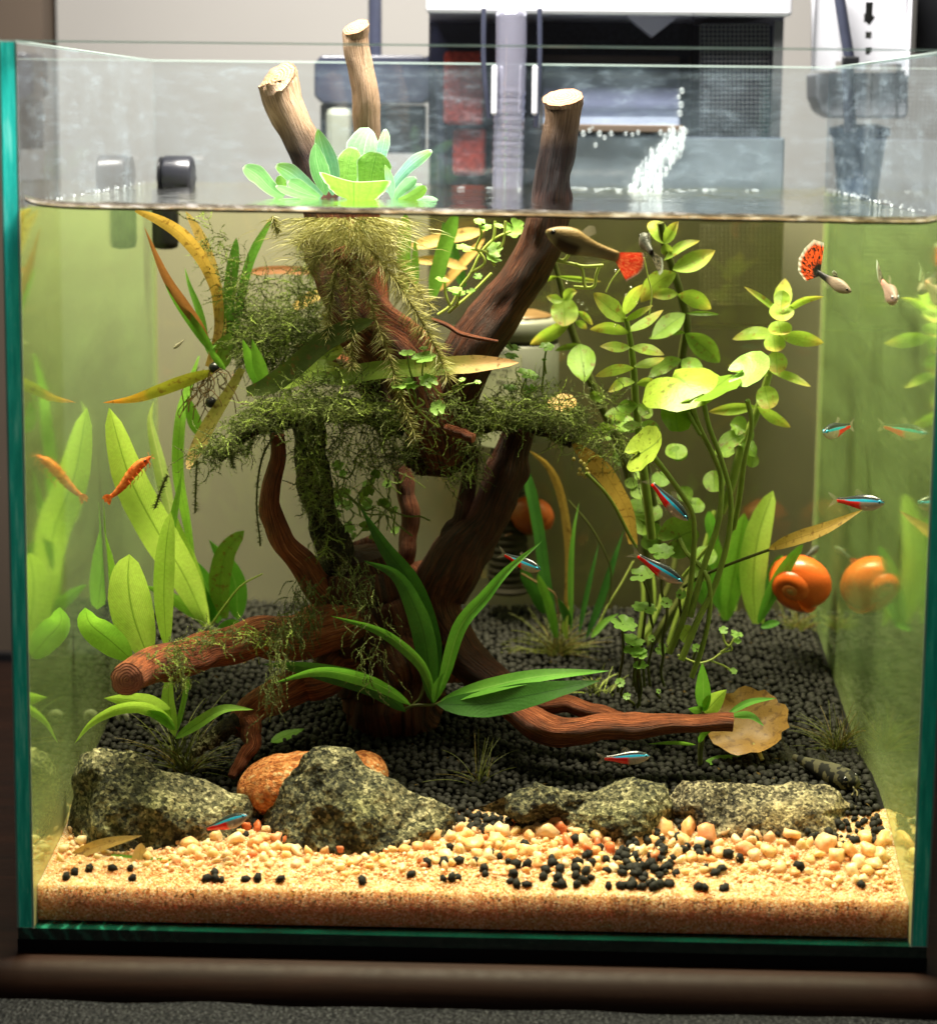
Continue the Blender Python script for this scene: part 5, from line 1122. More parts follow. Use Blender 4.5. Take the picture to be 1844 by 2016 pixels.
for k in range(34):
    x0, y0 = K('B2', (random.uniform(740, 1100), random.uniform(330, 640)))[0]; pts = [(x0, y0)]; a = random.uniform(.6, 2.4)
    for i in range(4): a += random.gauss(0, .6); pts.append((pts[-1][0]+22*math.cos(a), pts[-1][1]+22*math.sin(a)))
    tube(m, path3(pts, random.uniform(.10, .13), 14), random.uniform(1., 2.2)*mpp(.12), 5)
m.build('runners', M['stem'], g)
for k in range(26):
    x, y = random.uniform(760, 1130), random.uniform(380, 800)
    rl('B2', x, y, random.uniform(22, 40), 20, random.random()*6, (random.uniform(-.6, .6), -.6, .5), random.uniform(.10, .13), 'penny' if k % 3 else 'bacopad', True, 5, .2, 'leaf', g)
L(g, 'bacopad', K('B2', (920, 600), (960, 520), (1020, 430)), .13, 26*s2, 'lance', .4)
# back right broad leaves
s4b = KS('B4')
g = pl('sword_plant', 'bright upright broad-leaved plant in the back right corner beside the orange snail', 'plant', 1490, 1230, .175)
for mt, st, ys, hw in [('sword', [(800, 1290), (785, 1050), (815, 780), (900, 520)], (.175, .165), 80), ('sword2', [(630, 1270), (660, 1080), (700, 860), (735, 650)], (.18, .17), 66), ('sword2', [(620, 1270), (600, 1100), (570, 900), (540, 740)], (.19, .185), 50), ('fernb', [(815, 1285), (890, 1120), (970, 970), (1072, 830)], (.17, .155), 40), ('fern', [(800, 1290), (850, 1150), (900, 1010), (942, 890)], (.18, .18), 46), ('sword2', [(795, 1280), (760, 1130), (690, 1010)], (.18, .175), 22), ('pale', [(680, 1220), (665, 1160), (670, 1100)], (.18, .178), 26), ('fernb', [(500, 1180), (470, 1050), (490, 980)], (.17, .168), 40), ('fernb', [(830, 1310), (890, 1290), (938, 1285)], (.16, .155), 22), ('fernb', [(600, 1210), (540, 1050), (520, 900)], (.18, .175), 40), ('sword', [(840, 1290), (830, 1150), (930, 940), (960, 900)], (.19, .185), 30), ('fernb', [(570, 830), (540, 720), (530, 640)], (.185, .18), 34)]:
    L(g, mt, K('B4', *st), ys, hw*s4b, 'blade', random.uniform(-.2, .3), .2)
# fallen yellow leaf on its stalk
g = pl('drifting_leaf', 'yellow-brown narrow leaf on a long stalk touching the right pane', 'leaf', 1600, 1050, .09)
m = MB(); leaf(m, K('B4', (870, 860), (1000, 810), (1200, 740), (1420, 630)), (.10, .075), 40*s4b, 'lance', .3, .15); m.build('blade', M['brown'], g)
stemt(g, 'stemd', K('B4', (380, 1080), (500, 1010), (640, 950), (760, 905), (880, 862)), (.11, .10), 3.2, 'stalk')
# back strap leaves
s3 = KS('B3')
g = pl('strap_plant', 'thin dark green and brown strap leaves rising from the soil at the back centre', 'plant', 1090, 1240, .17)
for mt, st, ys, hw, sh in [('fern', [(890, 1340), (840, 1050), (800, 750), (745, 480), (690, 320)], (.17, .18), 34, 'strap'), ('brown', [(960, 1330), (975, 900), (935, 580), (860, 390), (735, 285)], (.175, .17), 24, 'strap'), ('valgreen', [(985, 1340), (985, 980), (1000, 760), (1032, 585)], (.16, .165), 18, 'lance'), ('fern', [(1030, 1350), (1085, 1080), (1148, 815)], (.16, .165), 16, 'lance'), ('fern', [(1070, 1380), (1160, 1150), (1240, 900), (1292, 740)], (.165, .17), 24, 'lance'), ('fern', [(840, 1230), (760, 1080), (700, 960)], (.175, .17), 34, 'strap'), ('valgreen', [(900, 1370), (860, 1180), (790, 1000)], (.165, .16), 26, 'strap'), ('bacopa', [(960, 1380), (950, 1300), (975, 1180)], (.16, .16), 18, 'lance'), ('fern', [(980, 1300), (940, 1200), (905, 1140)], (.16, .16), 26, 'lance'), ('valgreen', [(1100, 1370), (1180, 1280), (1260, 1230)], (.16, .16), 20, 'lance')]:
    L(g, mt, K('B3', *st), ys, hw*s3, sh, .3, .2, .05, 20)
for st, mt, r in [([(1140, 1300), (1200, 1180), (1280, 1050), (1345, 930)], 'stemy', 2.2), ([(970, 580), (1090, 720), (1180, 880), (1215, 1000), (1200, 1200)], 'stemd', 2.), ([(700, 1000), (800, 1060), (890, 1120), (910, 1230)], 'rootb', 2.)]: stemt(g, mt, K('B3', *st), .165, r)
g = pl('drifting_leaf', 'broad brown strap leaf sagging right of the fork with a pale ragged end', 'leaf', 1200, 940, .12)
m = MB(); leaf(m, K('B3', (1345, 830), (1310, 650), (1250, 530), (1160, 400), (1000, 250)), (.13, .11), 66*s3, 'fan', .3, .2, .1, 22); m.build('blade', M['brown'], g)
m = MB(); disc(m, P(1105, 798, .15), 30*mpp(.15), (-.2, -.5, .7), 1, 0, 0, False, .1); m.build('round_blade', M['tan'], g)
g = pl('bud_stalk', 'thin green stalk with tiny yellow buds in front of the sagging brown leaf', 'plant', 1200, 960, .105)
stemt(g, 'stem', K('B3', (1360, 850), (1310, 760), (1240, 620), (1170, 520), (1070, 420)), (.11, .10), 3.4, 'stalk')
m = MB()
for cx, cy in [(1040, 355), (1060, 370), (1035, 400), (1075, 400), (1050, 425), (1085, 425), (1030, 425), (1065, 440), (1000, 340)]:
    x, y = K('B3', (cx, cy))[0]; m.add(IC1[0]*np.array([1, 1, 1.2])*4.2*mpp(.1)+np.array(P(x, y, .101)), IC1[1].tolist())
m.build('bud', M['decay'], g)
# small plant on the sand side at right and the dead leaf
s7b = KS('B7')
g = pl('seedling', 'small fresh green plant behind the tip of the right root', 'plant', 1378, 1450, .075)
stemt(g, 'stemd', K('B7', (480, 720), (480, 640), (490, 560), (500, 410)), .078, [5, 6, 5])
for mt, st, hw, tl in [('fernb', [(500, 415), (498, 270), (492, 128)], 46, .2), ('sword', [(505, 420), (560, 360), (632, 286)], 56, .1), ('fernb', [(495, 405), (450, 400), (410, 396)], 24, .5), ('fernb', [(640, 425), (770, 360), (918, 336)], 20, .5), ('fernb', [(660, 436), (770, 440), (848, 498)], 22, .5), ('sword2', [(455, 605), (330, 592), (178, 600)], 11, .5), ('sword2', [(470, 590), (500, 550), (545, 525)], 18, .4)]:
    L(g, mt, K('B7', *st), (.075, .068), hw*s7b, 'lance', tl, .25)
g = pl('fallen_leaf', 'large dead tan round leaf lying on the black soil behind the right root', 'leaf', 1470, 1430, .09)
rl('B7', 762, 490, 232, 152, 3.35, (-.20, -.60, .77), .088, 'deadlily', False, 0, .22, 'blade', None, .14)
stemt(g, 'tan' if 0 else 'decay', K('B7', (780, 600), (815, 640), (838, 692)), (.08, .075), 4.5, 'stalk')
def fallen(label, mat, tagk, st, hw, dz=.002):
    a = [F(*p) for p in K(tagk, *st)]; g = thing('fallen_leaf', label, 'leaf', a[0]); m = MB()
    ys = [p.y-.004 for p in a]; leaf(m, K(tagk, *st), ys, hw*KS(tagk), 'lance', .3, .12); m.build('blade', M[mat], g)
fallen('thin green leaf lying on the soil below the right root tip', 'sword2', 'B7', [(490, 722), (580, 690), (718, 666)], 22)
fallen('pale green leaf lying in the shade beneath the left root', 'sword2', 'B5', [(1560, 590), (1650, 550), (1755, 512)], 30)
g = thing('fallen_leaf', 'translucent brown leaf standing in the sand at front left', 'leaf', F(*K('B5', (800, 1450))[0])); m = MB(); leaf(m, K('B5', (815, 1170), (800, 1300), (805, 1455)), (.022, .012), 46*s5, 'lance', .2); m.build('blade', M['brown'], g)
g = thing('fallen_leaf', 'brown leaf lying along the foot of the left stone', 'leaf', F(*K('B5', (600, 1220))[0])); m = MB(); leaf(m, K('B5', (390, 1255), (600, 1180), (820, 1128)), (.022, .024), 36*s5, 'lance', .5); m.build('blade', M['brown'], g)
g = thing('plant_clipping', 'bright green grass blade lying on the sand at front left', 'plant clipping', F(*K('B5', (900, 1265))[0])); m = MB(); leaf(m, K('B5', (640, 1240), (830, 1258), (1020, 1276)), (.02, .018), 9*s5, 'strap', .2); m.build('blade', M['fernb'], g)
# grass tufts
def tuft(label, px, py, n, ln, spread, mat='tuft', mat2='tuftb', r=.85, up=1., y=None):
    b = F(px, py) if y is None else P(px, py, y); g = thing('grass_tuft', label, 'grass plant', b)
    for mt, k in ((mat, n), (mat2, n//3)):
        m = MB()
        for i in range(k):
            a = random.gauss(-PI/2, spread); l_ = ln*random.uniform(.45, 1.05)*mpp(b.y); d = Vector((math.cos(a), random.uniform(-.6, .6), -math.sin(a)*up)).normalized()
            p = b+Vector((random.gauss(0, .0016), random.gauss(0, .0016), -.001)); c = []; bend = random.uniform(.2, 1.1); 
            for j in range(9):
                c.append(p.copy()); p = p+d*(l_/8); d = (d+Vector((d.x*.16*bend, d.y*.1, -.10*bend))).normalized()
            tube(m, c, [r*q*mpp(b.y) for q in np.linspace(1.25, .45, 9)], 4)
        m.build('blades', M[mt], g)
tuft('wispy grass tuft on the black soil between the peaked stone and the right root', 945, 1545, 16, 120, .62)
tuft('grass tuft beside the left stone, under the sawn log', 365, 1520, 60, 150, .75, r=.9)
tuft('grass tuft in the shade at the right pane above the spotted catfish', 1650, 1480, 70, 120, .62)
tuft('thick grass tuft behind the driftwood fork at the back centre', 1095, 1290, 90, 120, .8, 'tuft', 'tuftb')
tuft('bright grass tuft between the big dark leaf and the pennywort', 1175, 1365, 22, 70, .6, 'stemy', 'tuft')
tuft('dark grass tuft under the orange snail at the right', 1570, 1240, 40, 66, .5, 'tuft', 'tuftb')
tuft('fine stems rising through the left grass tuft', 350, 1500, 14, 190, .25, 'tuft', 'tuft', 1.2)
# ------------------------------------------------------------------ moss
def moss(label, mats, spots, seed, dens=.39, lng=1.5):
    """spots: (px, py, y, rx, ry, ry_depth, number, length px, droop)"""
    random.seed(seed); g = None
    px, py, y = spots[0][:3]; g = thing('moss_clump', label, 'moss', P(px, py, y))
    for mi, mt in enumerate(mats):
        m = MB()
        for (sx, sy, yy, rx, ry, rd, n, ln, droop) in spots:
            for k in range(int(n*dens)//len(mats)):
                while True:
                    a, b_, c_ = (random.uniform(-1, 1) for _ in range(3))
                    if a*a+b_*b_+c_*c_ < 1: break
                p = P(sx+a*rx*1.08, sy+b_*ry*1.25, yy+c_*rd); s_ = mpp(yy); nseg = 9
                d = Vector((random.gauss(0, 1), random.gauss(0, .8), random.gauss(.1-droop, .6))).normalized(); l_ = ln*lng*random.choice((random.uniform(.4, 1.), random.uniform(.6, 1.7)))*s_/nseg
                q = p.copy(); side = d.cross(Vector((random.gauss(0, 1), random.gauss(0, 1), random.gauss(0, 1)))).normalized(); hw = .95*s_
                vs = [q-side*hw, q+side*hw]; fs = []; 
                for j in range(nseg):
                    d = (d+Vector((random.gauss(0, .28), random.gauss(0, .28), random.gauss(-droop*.28, .22)))).normalized(); q = q+d*l_
                    side = (side-d*side.dot(d)).normalized(); b0 = len(vs); w2 = hw*(1-.75*(j+1)/nseg)
                    vs += [q-side*w2, q+side*w2]; fs.append((b0-2, b0-1, b0+1, b0))
                    for sg in (-1, 1):
                        o_ = (side*sg+d*.7+side.cross(d)*random.uniform(-.7, .7)).normalized()*(random.uniform(2.6, 5.2)*s_*(1-.5*j/nseg)); t0 = len(vs)
                        vs += [q-d*(.8*s_), q+d*(.8*s_), q+o_]; fs.append((t0, t0+1, t0+2))
                m.add(vs, fs)
        m.build('fronds', M[mt], g)
    return g
moss('cloud of dusty green moss floating at upper left beside the strap leaves', ['moss', 'mossg', 'mossd'],
     [(540, 655, .13, 95, 40, .02, 900, 36, .2), (500, 680, .125, 55, 34, .015, 600, 30, .3), (560, 610, .135, 80, 55, .02, 420, 40, 0), (470, 590, .13, 30, 60, .01, 160, 34, 0), (440, 540, .125, 26, 70, .008, 110, 30, 0), (610, 560, .14, 35, 70, .01, 200, 36, 0), (640, 660, .13, 60, 50, .02, 220, 40, .2), (545, 730, .125, 40, 40, .01, 160, 36, .8), (405, 470, .12, 20, 60, .006, 40, 40, 0)], 31, .8, 1.3)
moss('ragged moss mat over the left upper branch and mossy upright', ['moss', 'mossg', 'mossd'],
     [(640, 806, .09, 150, 16, .016, 2600, 11, .1), (500, 838, .085, 60, 14, .01, 900, 10, .2), (430, 886, .08, 50, 10, .006, 600, 9, .2), (612, 900, .09, 30, 90, .012, 900, 9, .3), (620, 800, .09, 110, 26, .02, 1100, 30, .2), (520, 820, .085, 50, 26, .012, 520, 30, .3), (450, 870, .08, 46, 22, .008, 420, 26, .3), (405, 900, .08, 40, 12, .005, 160, 26, .3), (720, 810, .10, 90, 28, .02, 800, 32, .2), (800, 840, .10, 70, 40, .02, 420, 36, .3), (700, 880, .105, 90, 46, .02, 560, 40, .5), (800, 900, .105, 70, 14, .01, 260, 40, .1), (605, 870, .085, 34, 50, .012, 300, 24, .4), (625, 970, .09, 32, 60, .012, 320, 22, .4), (645, 1050, .095, 34, 50, .012, 160, 22, .4), (680, 760, .10, 70, 18, .01, 300, 30, 0), (600, 760, .09, 50, 14, .01, 120, 30, -.3)], 32)
moss('feathery moss mat along the right upper branch', ['moss', 'mossg', 'mossd'],
     [(1030, 822, .108, 120, 16, .014, 2000, 11, .1), (960, 815, .105, 80, 24, .02, 700, 30, .1), (1040, 805, .11, 90, 30, .02, 800, 32, .1), (1120, 830, .112, 50, 34, .012, 420, 30, .2), (1180, 860, .112, 50, 26, .008, 220, 36, .3), (1225, 895, .112, 36, 26, .006, 120, 36, .4), (1200, 790, .12, 40, 12, .005, 70, 34, -.3), (930, 880, .10, 22, 50, .008, 240, 26, .4), (900, 935, .10, 40, 14, .008, 160, 26, .2), (1050, 770, .112, 60, 20, .01, 160, 26, -.3), (880, 800, .095, 40, 24, .01, 200, 28, 0)], 33)
moss('dark moss trailing down the root mass towards the left log', ['mossd', 'moss'],
     [(600, 1190, .085, 36, 50, .012, 320, 34, .9), (560, 1240, .075, 30, 40, .01, 220, 34, .9), (690, 1150, .085, 50, 50, .012, 260, 26, .6), (720, 1220, .07, 60, 50, .008, 120, 28, .6), (740, 1310, .062, 50, 50, .006, 70, 34, .9), (540, 1310, .05, 22, 60, .005, 140, 32, 1.1), (530, 1370, .05, 16, 40, .004, 60, 30, 1.2)], 34)
moss('thin green moss wrapped round the sawn left log', ['mossd', 'mossg'],
     [(340, 1300, .042, 12, 34, .012, 150, 22, .3), (360, 1310, .042, 12, 36, .012, 150, 22, .5), (310, 1305, .04, 8, 32, .012, 60, 20, .3), (400, 1262, .05, 60, 8, .012, 160, 22, .2), (440, 1240, .06, 60, 8, .012, 120, 24, .2), (290, 1320, .038, 8, 34, .01, 40, 20, .3), (520, 1250, .07, 60, 20, .01, 160, 26, .5)], 35)
# hanging moss strands
g = pl('moss_strand', 'thin dark moss strands hanging left of the red upright', 'moss', 510, 900, .08)
m = MB()
for st, y in [([(545, 850), (520, 890), (508, 940), (505, 1000), (510, 1050), (512, 1075)], .08), ([(388, 905), (386, 940), (384, 1010)], .07), ([(455, 880), (458, 915), (462, 920)], .075), ([(330, 935), (318, 960), (305, 1000)], .07), ([(500, 860), (490, 880), (485, 900)], .08)]:
    c = path3(st, y, 26); tube(m, c, 2.0*mpp(y), 5, .5, nf=900)
    for i in range(len(c)-1):
        for k in range(6):
            q = c[i].lerp(c[i+1], random.random()); d = Vector((random.gauss(0, 1), random.gauss(0, 1), random.gauss(-.2, .6))).normalized()*(random.uniform(5, 13)*mpp(y)); e = Vector((0, 0, 1.1*mpp(y))); m.add([q-e, q+e, q+d], [(0, 1, 2)])
m.build('fronds', M['mossd'], g)
# ------------------------------------------------------------------ floating water lettuce
z2 = KS('Z2'); yl = .098
g = pl('water_lettuce', 'pale green water lettuce rosette floating at the front between the sawn branches', 'floating plant', 700, 388, yl)
def PLf(mat, pts, ys, w_, shape='fan', tilt=0., fold=-.15, wav=.10, curl=0.):
    L(g, mat, K('Z2', *pts), ys, w_*z2, shape, tilt, fold, wav, 16, 'leaf', 10, curl)
PLf('pistia', [(1100, 640), (1110, 450), (1130, 250), (1160, 130), (1195, 85)], (yl+.01, yl+.022), 182, 'fan', 0, -.1)
PLf('pistiab', [(1230, 560), (1260, 350), (1300, 160), (1305, 75)], (yl+.012, yl+.02), 62, 'fan', .3)
PLf('pistiab', [(1330, 620), (1440, 470), (1560, 350), (1705, 258)], (yl+.005, yl+.01), 64, 'fan', .3)
PLf('pistiab', [(860, 640), (830, 450), (775, 250), (728, 66)], (yl+.005, yl+.004), 92, 'oval', .3, -.2)
PLf('pistia', [(800, 640), (760, 500), (720, 330), (712, 190)], (yl+.004, yl+.0), 80, 'oval', .5, -.2)
PLf('pistiay', [(980, 650), (985, 480), (1010, 330), (1040, 230)], (yl+.004, yl+.01), 128, 'fan', .1)
PLf('pistiay', [(1180, 650), (1190, 500), (1215, 370), (1240, 268)], (yl, yl+.002), 178, 'fan', .1)
PLf('pistiay', [(1040, 690), (1040, 640), (1040, 580), (1038, 522)], (yl-.006, yl-.014), 300, 'bowl', .2, -.22, .06)
PLf('pistia', [(440, 655), (330, 580), (220, 470), (100, 395)], (yl-.002, yl-.012), 92, 'fan', .2)
PLf('pistiab', [(760, 660), (640, 560), (500, 450), (375, 385)], (yl-.002, yl-.004), 84, 'fan', .3)
PLf('pistia', [(740, 668), (660, 620), (560, 560), (480, 520)], (yl-.006, yl-.01), 70, 'fan', .3)
PLf('pistiay', [(440, 600), (425, 540), (400, 470)], (yl+.006, yl+.008), 58, 'fan', .2)
PLf('pistia', [(720, 672), (600, 650), (480, 610), (375, 560)], (yl-.008, yl-.018), 40, 'fan', .6)
PLf('pistiab', [(1365, 680), (1352, 560), (1330, 450), (1305, 378)], (yl-.006, yl-.012), 38, 'oval', .4)
PLf('pistia', [(1385, 680), (1430, 610), (1490, 550), (1572, 490)], (yl-.004, yl-.002), 62, 'fan', .3)
PLf('pistiay', [(1420, 690), (1510, 660), (1600, 610), (1660, 570)], (yl-.006, yl-.01), 60, 'fan', .3)
PLf('pistiab', [(1400, 690), (1460, 620), (1540, 570), (1620, 548)], (yl-.002, yl-.002), 26, 'fan', .5)
PLf('pistia', [(1560, 690), (1650, 665), (1755, 684)], (yl, yl-.002), 30, 'fan', .6)
PLf('pistia', [(700, 672), (500, 690), (330, 700)], (yl-.006, yl-.016), 26, 'fan', .8)
# its feathery roots
def root(pts, ys, n, hair, r0=1.8, dens=14):
    m = MB(); c = path3(pts, ys, n); tube(m, c, [r0*q*mpp(p.y) for q, p in zip(np.linspace(1.2, .5, n), c)], 5)
    h = MB()
    for i in range(n-1):
        t_ = (c[i+1]-c[i]).normalized()
        for k in range(dens):
            q = c[i].lerp(c[i+1], random.random()); a = random.uniform(0, 2*PI); o1 = t_.orthogonal().normalized(); o2 = t_.cross(o1)
            d = (o1*math.cos(a)+o2*math.sin(a)+t_*random.uniform(-.1, .9)).normalized(); l_ = hair*random.uniform(.55, 1.1)*mpp(q.y)*(1-.4*i/n)
            e = d.cross(Vector((random.gauss(0, 1), random.gauss(0, 1), random.gauss(0, 1)))).normalized()*(.78*mpp(q.y)); mid = q+d*l_*.5+Vector((0, 0, -.06*l_))
            tip = q+d*l_+Vector((0, 0, -.2*l_)); h.add([q-e, q+e, mid+e*.8, mid-e*.8, tip], [(0, 1, 2, 3), (3, 2, 4)])
    o = m.build('root', M['rootcore'], g); h.build('root_hairs', M['roothair'], o)
for st, ys, n, hr in [([(830, 200), (800, 330), (765, 520), (745, 650), (735, 800)], (.1, .09), 26, 26), ([(850, 220), (840, 370), (868, 560), (876, 720), (872, 980)], (.1, .085), 28, 24), ([(870, 200), (905, 330), (960, 500), (1000, 650), (1060, 810), (1110, 970), (1135, 1070), (1185, 1210), (1245, 1380)], (.1, .08), 40, 25), ([(900, 200), (1010, 320), (1125, 460), (1230, 620), (1310, 760), (1380, 900), (1430, 1030)], (.1, .085), 40, 34), ([(930, 180), (1060, 300), (1170, 420), (1270, 540), (1330, 610)], (.11, .105), 26, 34), ([(800, 180), (720, 260), (660, 330), (640, 420)], (.1, .1), 16, 30), ([(780, 160), (640, 200), (560, 260)], (.1, .095), 14, 30), ([(960, 160), (1060, 200), (1120, 290)], (.1, .1), 14, 30), ([(420, 90), (425, 130), (455, 180)], .085, 8, 14)]:
    root(K('A5', *st), ys, n, hr*1.75, 2.2, 20)
m = MB()
for k in range(1500):
    cx = random.gauss(870, 150); cy = abs(random.gauss(0, 105))+95; x, y = K('A5', (cx, cy))[0]; q = P(x, y, random.uniform(.088, .112)); dx = (cx-870)/130
    d = Vector((dx+random.gauss(0, .55), random.gauss(0, .5), -abs(random.gauss(.5, .5)))).normalized(); l_ = random.uniform(24, 66)*mpp(.1); e = d.cross(Vector((random.gauss(0, 1), 1, random.gauss(0, 1)))).normalized()*(.6*mpp(.1))
    mid = q+d*l_*.5; tip = q+d*l_+Vector((0, 0, -.15*l_)); m.add([q-e, q+e, mid+e*.8, mid-e*.8, tip], [(0, 1, 2, 3), (3, 2, 4)])
m.build('root_tuft', M['roothair'], g)
# ------------------------------------------------------------------ animals
random.seed(41)
def fishmat(name, stops_fn): 
    t = NT(name); T_, H, _ = t.xyz(t.uv()); p = t.n('TexCoord').outputs['Object']; return t.out(stops_fn(t, T_, H, p))
def _neon(t, T_, H, p):
    n = t.noise(t.pos(), 900, 3)
    belly = t.mix(n, S(190, 180, 165), S(140, 120, 110)); back = t.mix(n, S(44, 50, 50), S(24, 30, 34))
    col = t.mix(t.math('MULTIPLY_ADD', H, 12, -8.2, True), belly, back)
    red = t.math('MULTIPLY', t.math('MULTIPLY_ADD', T_, 14, -6.2, True), t.math('MULTIPLY_ADD', H, -16, 10.6, True))
    col = t.mix(red, col, S(236, 8, 6))
    low = t.math('MULTIPLY_ADD', H, 18, -9.6, True); hi = t.math('MULTIPLY_ADD', H, -18, 13.6, True)
    st = t.math('MULTIPLY', t.math('MULTIPLY', low, hi), t.math('MULTIPLY_ADD', T_, -9, 7.6, True))
    col = t.mix(st, col, t.mix(n, S(20, 150, 255), S(50, 232, 236)))
    return t.bsdf(col=col, rough=.25, spec=.7, metal=t.math('MULTIPLY', st, .25))
M['neon'] = fishmat('neon_tetra_skin', _neon)
def _gup(c_back, c_belly, c_tail, spot=0., tailstart=.75, belly=None):
    def f(t, T_, H, p):
        n = t.noise(t.pos(), 420, 4, .6)
        col = t.mix(t.math('MULTIPLY_ADD', H, 2.2, -.6, True), c_belly, c_back); col = t.mix(t.math('MULTIPLY_ADD', T_, 5, -5*tailstart, True), col, c_tail)
        if belly is not None: col = t.mix(t.math('MULTIPLY', t.math('MULTIPLY_ADD', H, -7, 3.6, True), t.math('MULTIPLY', t.math('MULTIPLY_ADD', T_, 12, -1.2, True), t.math('MULTIPLY_ADD', T_, -12, 6.2, True))), col, belly)
        if spot: col = t.mix(t.math('MULTIPLY', t.ramp(t.noise(t.pos(), 260, 3), [(.50, (0, 0, 0)), (.56, (1, 1, 1))]), spot), col, S(26, 26, 22))
        col = t.mix(t.math('MULTIPLY', n, .35), col, t.mix(1, col, (.45, .42, .4, 1), 'MULTIPLY'))
        return t.bsdf(col=col, rough=.5, spec=.3, nrm=t.bump(t.n('TexVoronoi', {'Vector': t.pos(), 'Scale': 1500.}).outputs[0], .35, .0003))
    return f
M['gup_y'] = fishmat('yellow_guppy_skin', _gup(S(132, 110, 66), S(160, 148, 104), S(156, 130, 84), 0, .75, S(70, 52, 26)))
M['gup_k'] = fishmat('grey_guppy_skin', _gup(S(70, 74, 66), S(120, 110, 100), S(30, 32, 34), .5))
M['gup_o'] = fishmat('silver_guppy_skin', _gup(S(112, 98, 84), S(150, 134, 120), S(14, 14, 18), 0, .5))
M['gup_s'] = fishmat('pinkish_guppy_skin', _gup(S(120, 100, 90), S(190, 160, 150), S(180, 120, 110)))
def _cat(t, T_, H, p):
    n = t.noise(t.pos(), 280, 2, .5); n2 = t.noise(t.pos(), 600, 3)
    col = t.mix(t.math('MULTIPLY_ADD', H, 2, -.5, True), S(112, 104, 72), S(74, 72, 54)); col = t.mix(t.ramp(n, [(.47, (0, 0, 0)), (.50, (1, 1, 1))]), col, S(20, 21, 18))
    col = t.mix(t.math('MULTIPLY', n2, .4), col, S(40, 40, 32)); return t.bsdf(col=col, rough=.75, spec=.12)
M['cat'] = fishmat('spotted_catfish_skin', _cat)
M['fry'] = fishmat('glassy_fry', _gup(S(130, 126, 100), S(170, 166, 130), S(140, 136, 110)))
def finmat(name, col, alpha=.6, pat=None, fade=False):
    t = NT(name); c = col; U, V, _ = t.xyz(t.uv())
    if pat:
        n = t.noise(t.comb(t.math('MULTIPLY', U, 7.), t.math('MULTIPLY', V, 3.2)), 2.2, 3, .6, 1.2); c = t.mix(t.ramp(n, [(.50, (0, 0, 0)), (.56, (1, 1, 1))]), col, pat)
        rim = t.math('MULTIPLY_ADD', V, 9, -7.4 if not fade else -8.3, True); c = t.mix(t.math('MULTIPLY', rim, .75), c, S(214, 226, 220))
        dk = t.math('MULTIPLY_ADD', V, -6, 2.2 if not fade else .9, True); c = t.mix(dk, c, S(12, 12, 14))
    ray_ = t.math('SINE', t.math('MULTIPLY', U, 70))
    sh = t.mixs(.4, t.bsdf(col=c, rough=.4, nrm=t.bump(ray_, .3, .0004)), t.n('BsdfTranslucent', {'Color': c}).outputs[0])
    if fade: alpha = t.math('MULTIPLY', alpha, t.math('MULTIPLY_ADD', V, -5., 5.2, True)); 
    return t.out(t.mixs(alpha, t.n('BsdfTransparent', {'Color': (1, 1, 1, 1)}).outputs[0], sh))
M['fin'] = finmat('clear_fin', S(190, 180, 160), .28); M['finred'] = finmat('red_fin', S(214, 40, 24), .85, S(240, 110, 70), True); M['finor'] = finmat('orange_black_fin', S(240, 84, 34), .97, S(18, 14, 16))
M['finblk'] = finmat('dark_fin', S(40, 42, 40), .8, S(170, 160, 140)); M['fincat'] = finmat('grey_fin', S(96, 96, 78), .6)
M['eyek'] = plain('fish_eye_black', (.004, .004, .006, 1), .08, .8); M['eyes'] = plain('fish_eye_ring', S(170, 190, 200), .2, .7); M['eyeb'] = plain('fish_eye_blue', S(70, 190, 230), .2, .7)
PROF = dict(neon=([0, .04, .12, .25, .4, .55, .7, .84, .95, 1], [.012, .045, .085, .122, .13, .112, .082, .056, .044, .040], .52),
            guppy=([0, .05, .14, .27, .4, .52, .66, .82, .95, 1], [.018, .05, .088, .122, .126, .098, .072, .058, .052, .048], .62),
            cat=([0, .06, .16, .3, .45, .6, .75, .88, 1], [.05, .10, .135, .15, .135, .11, .08, .055, .04], .95))
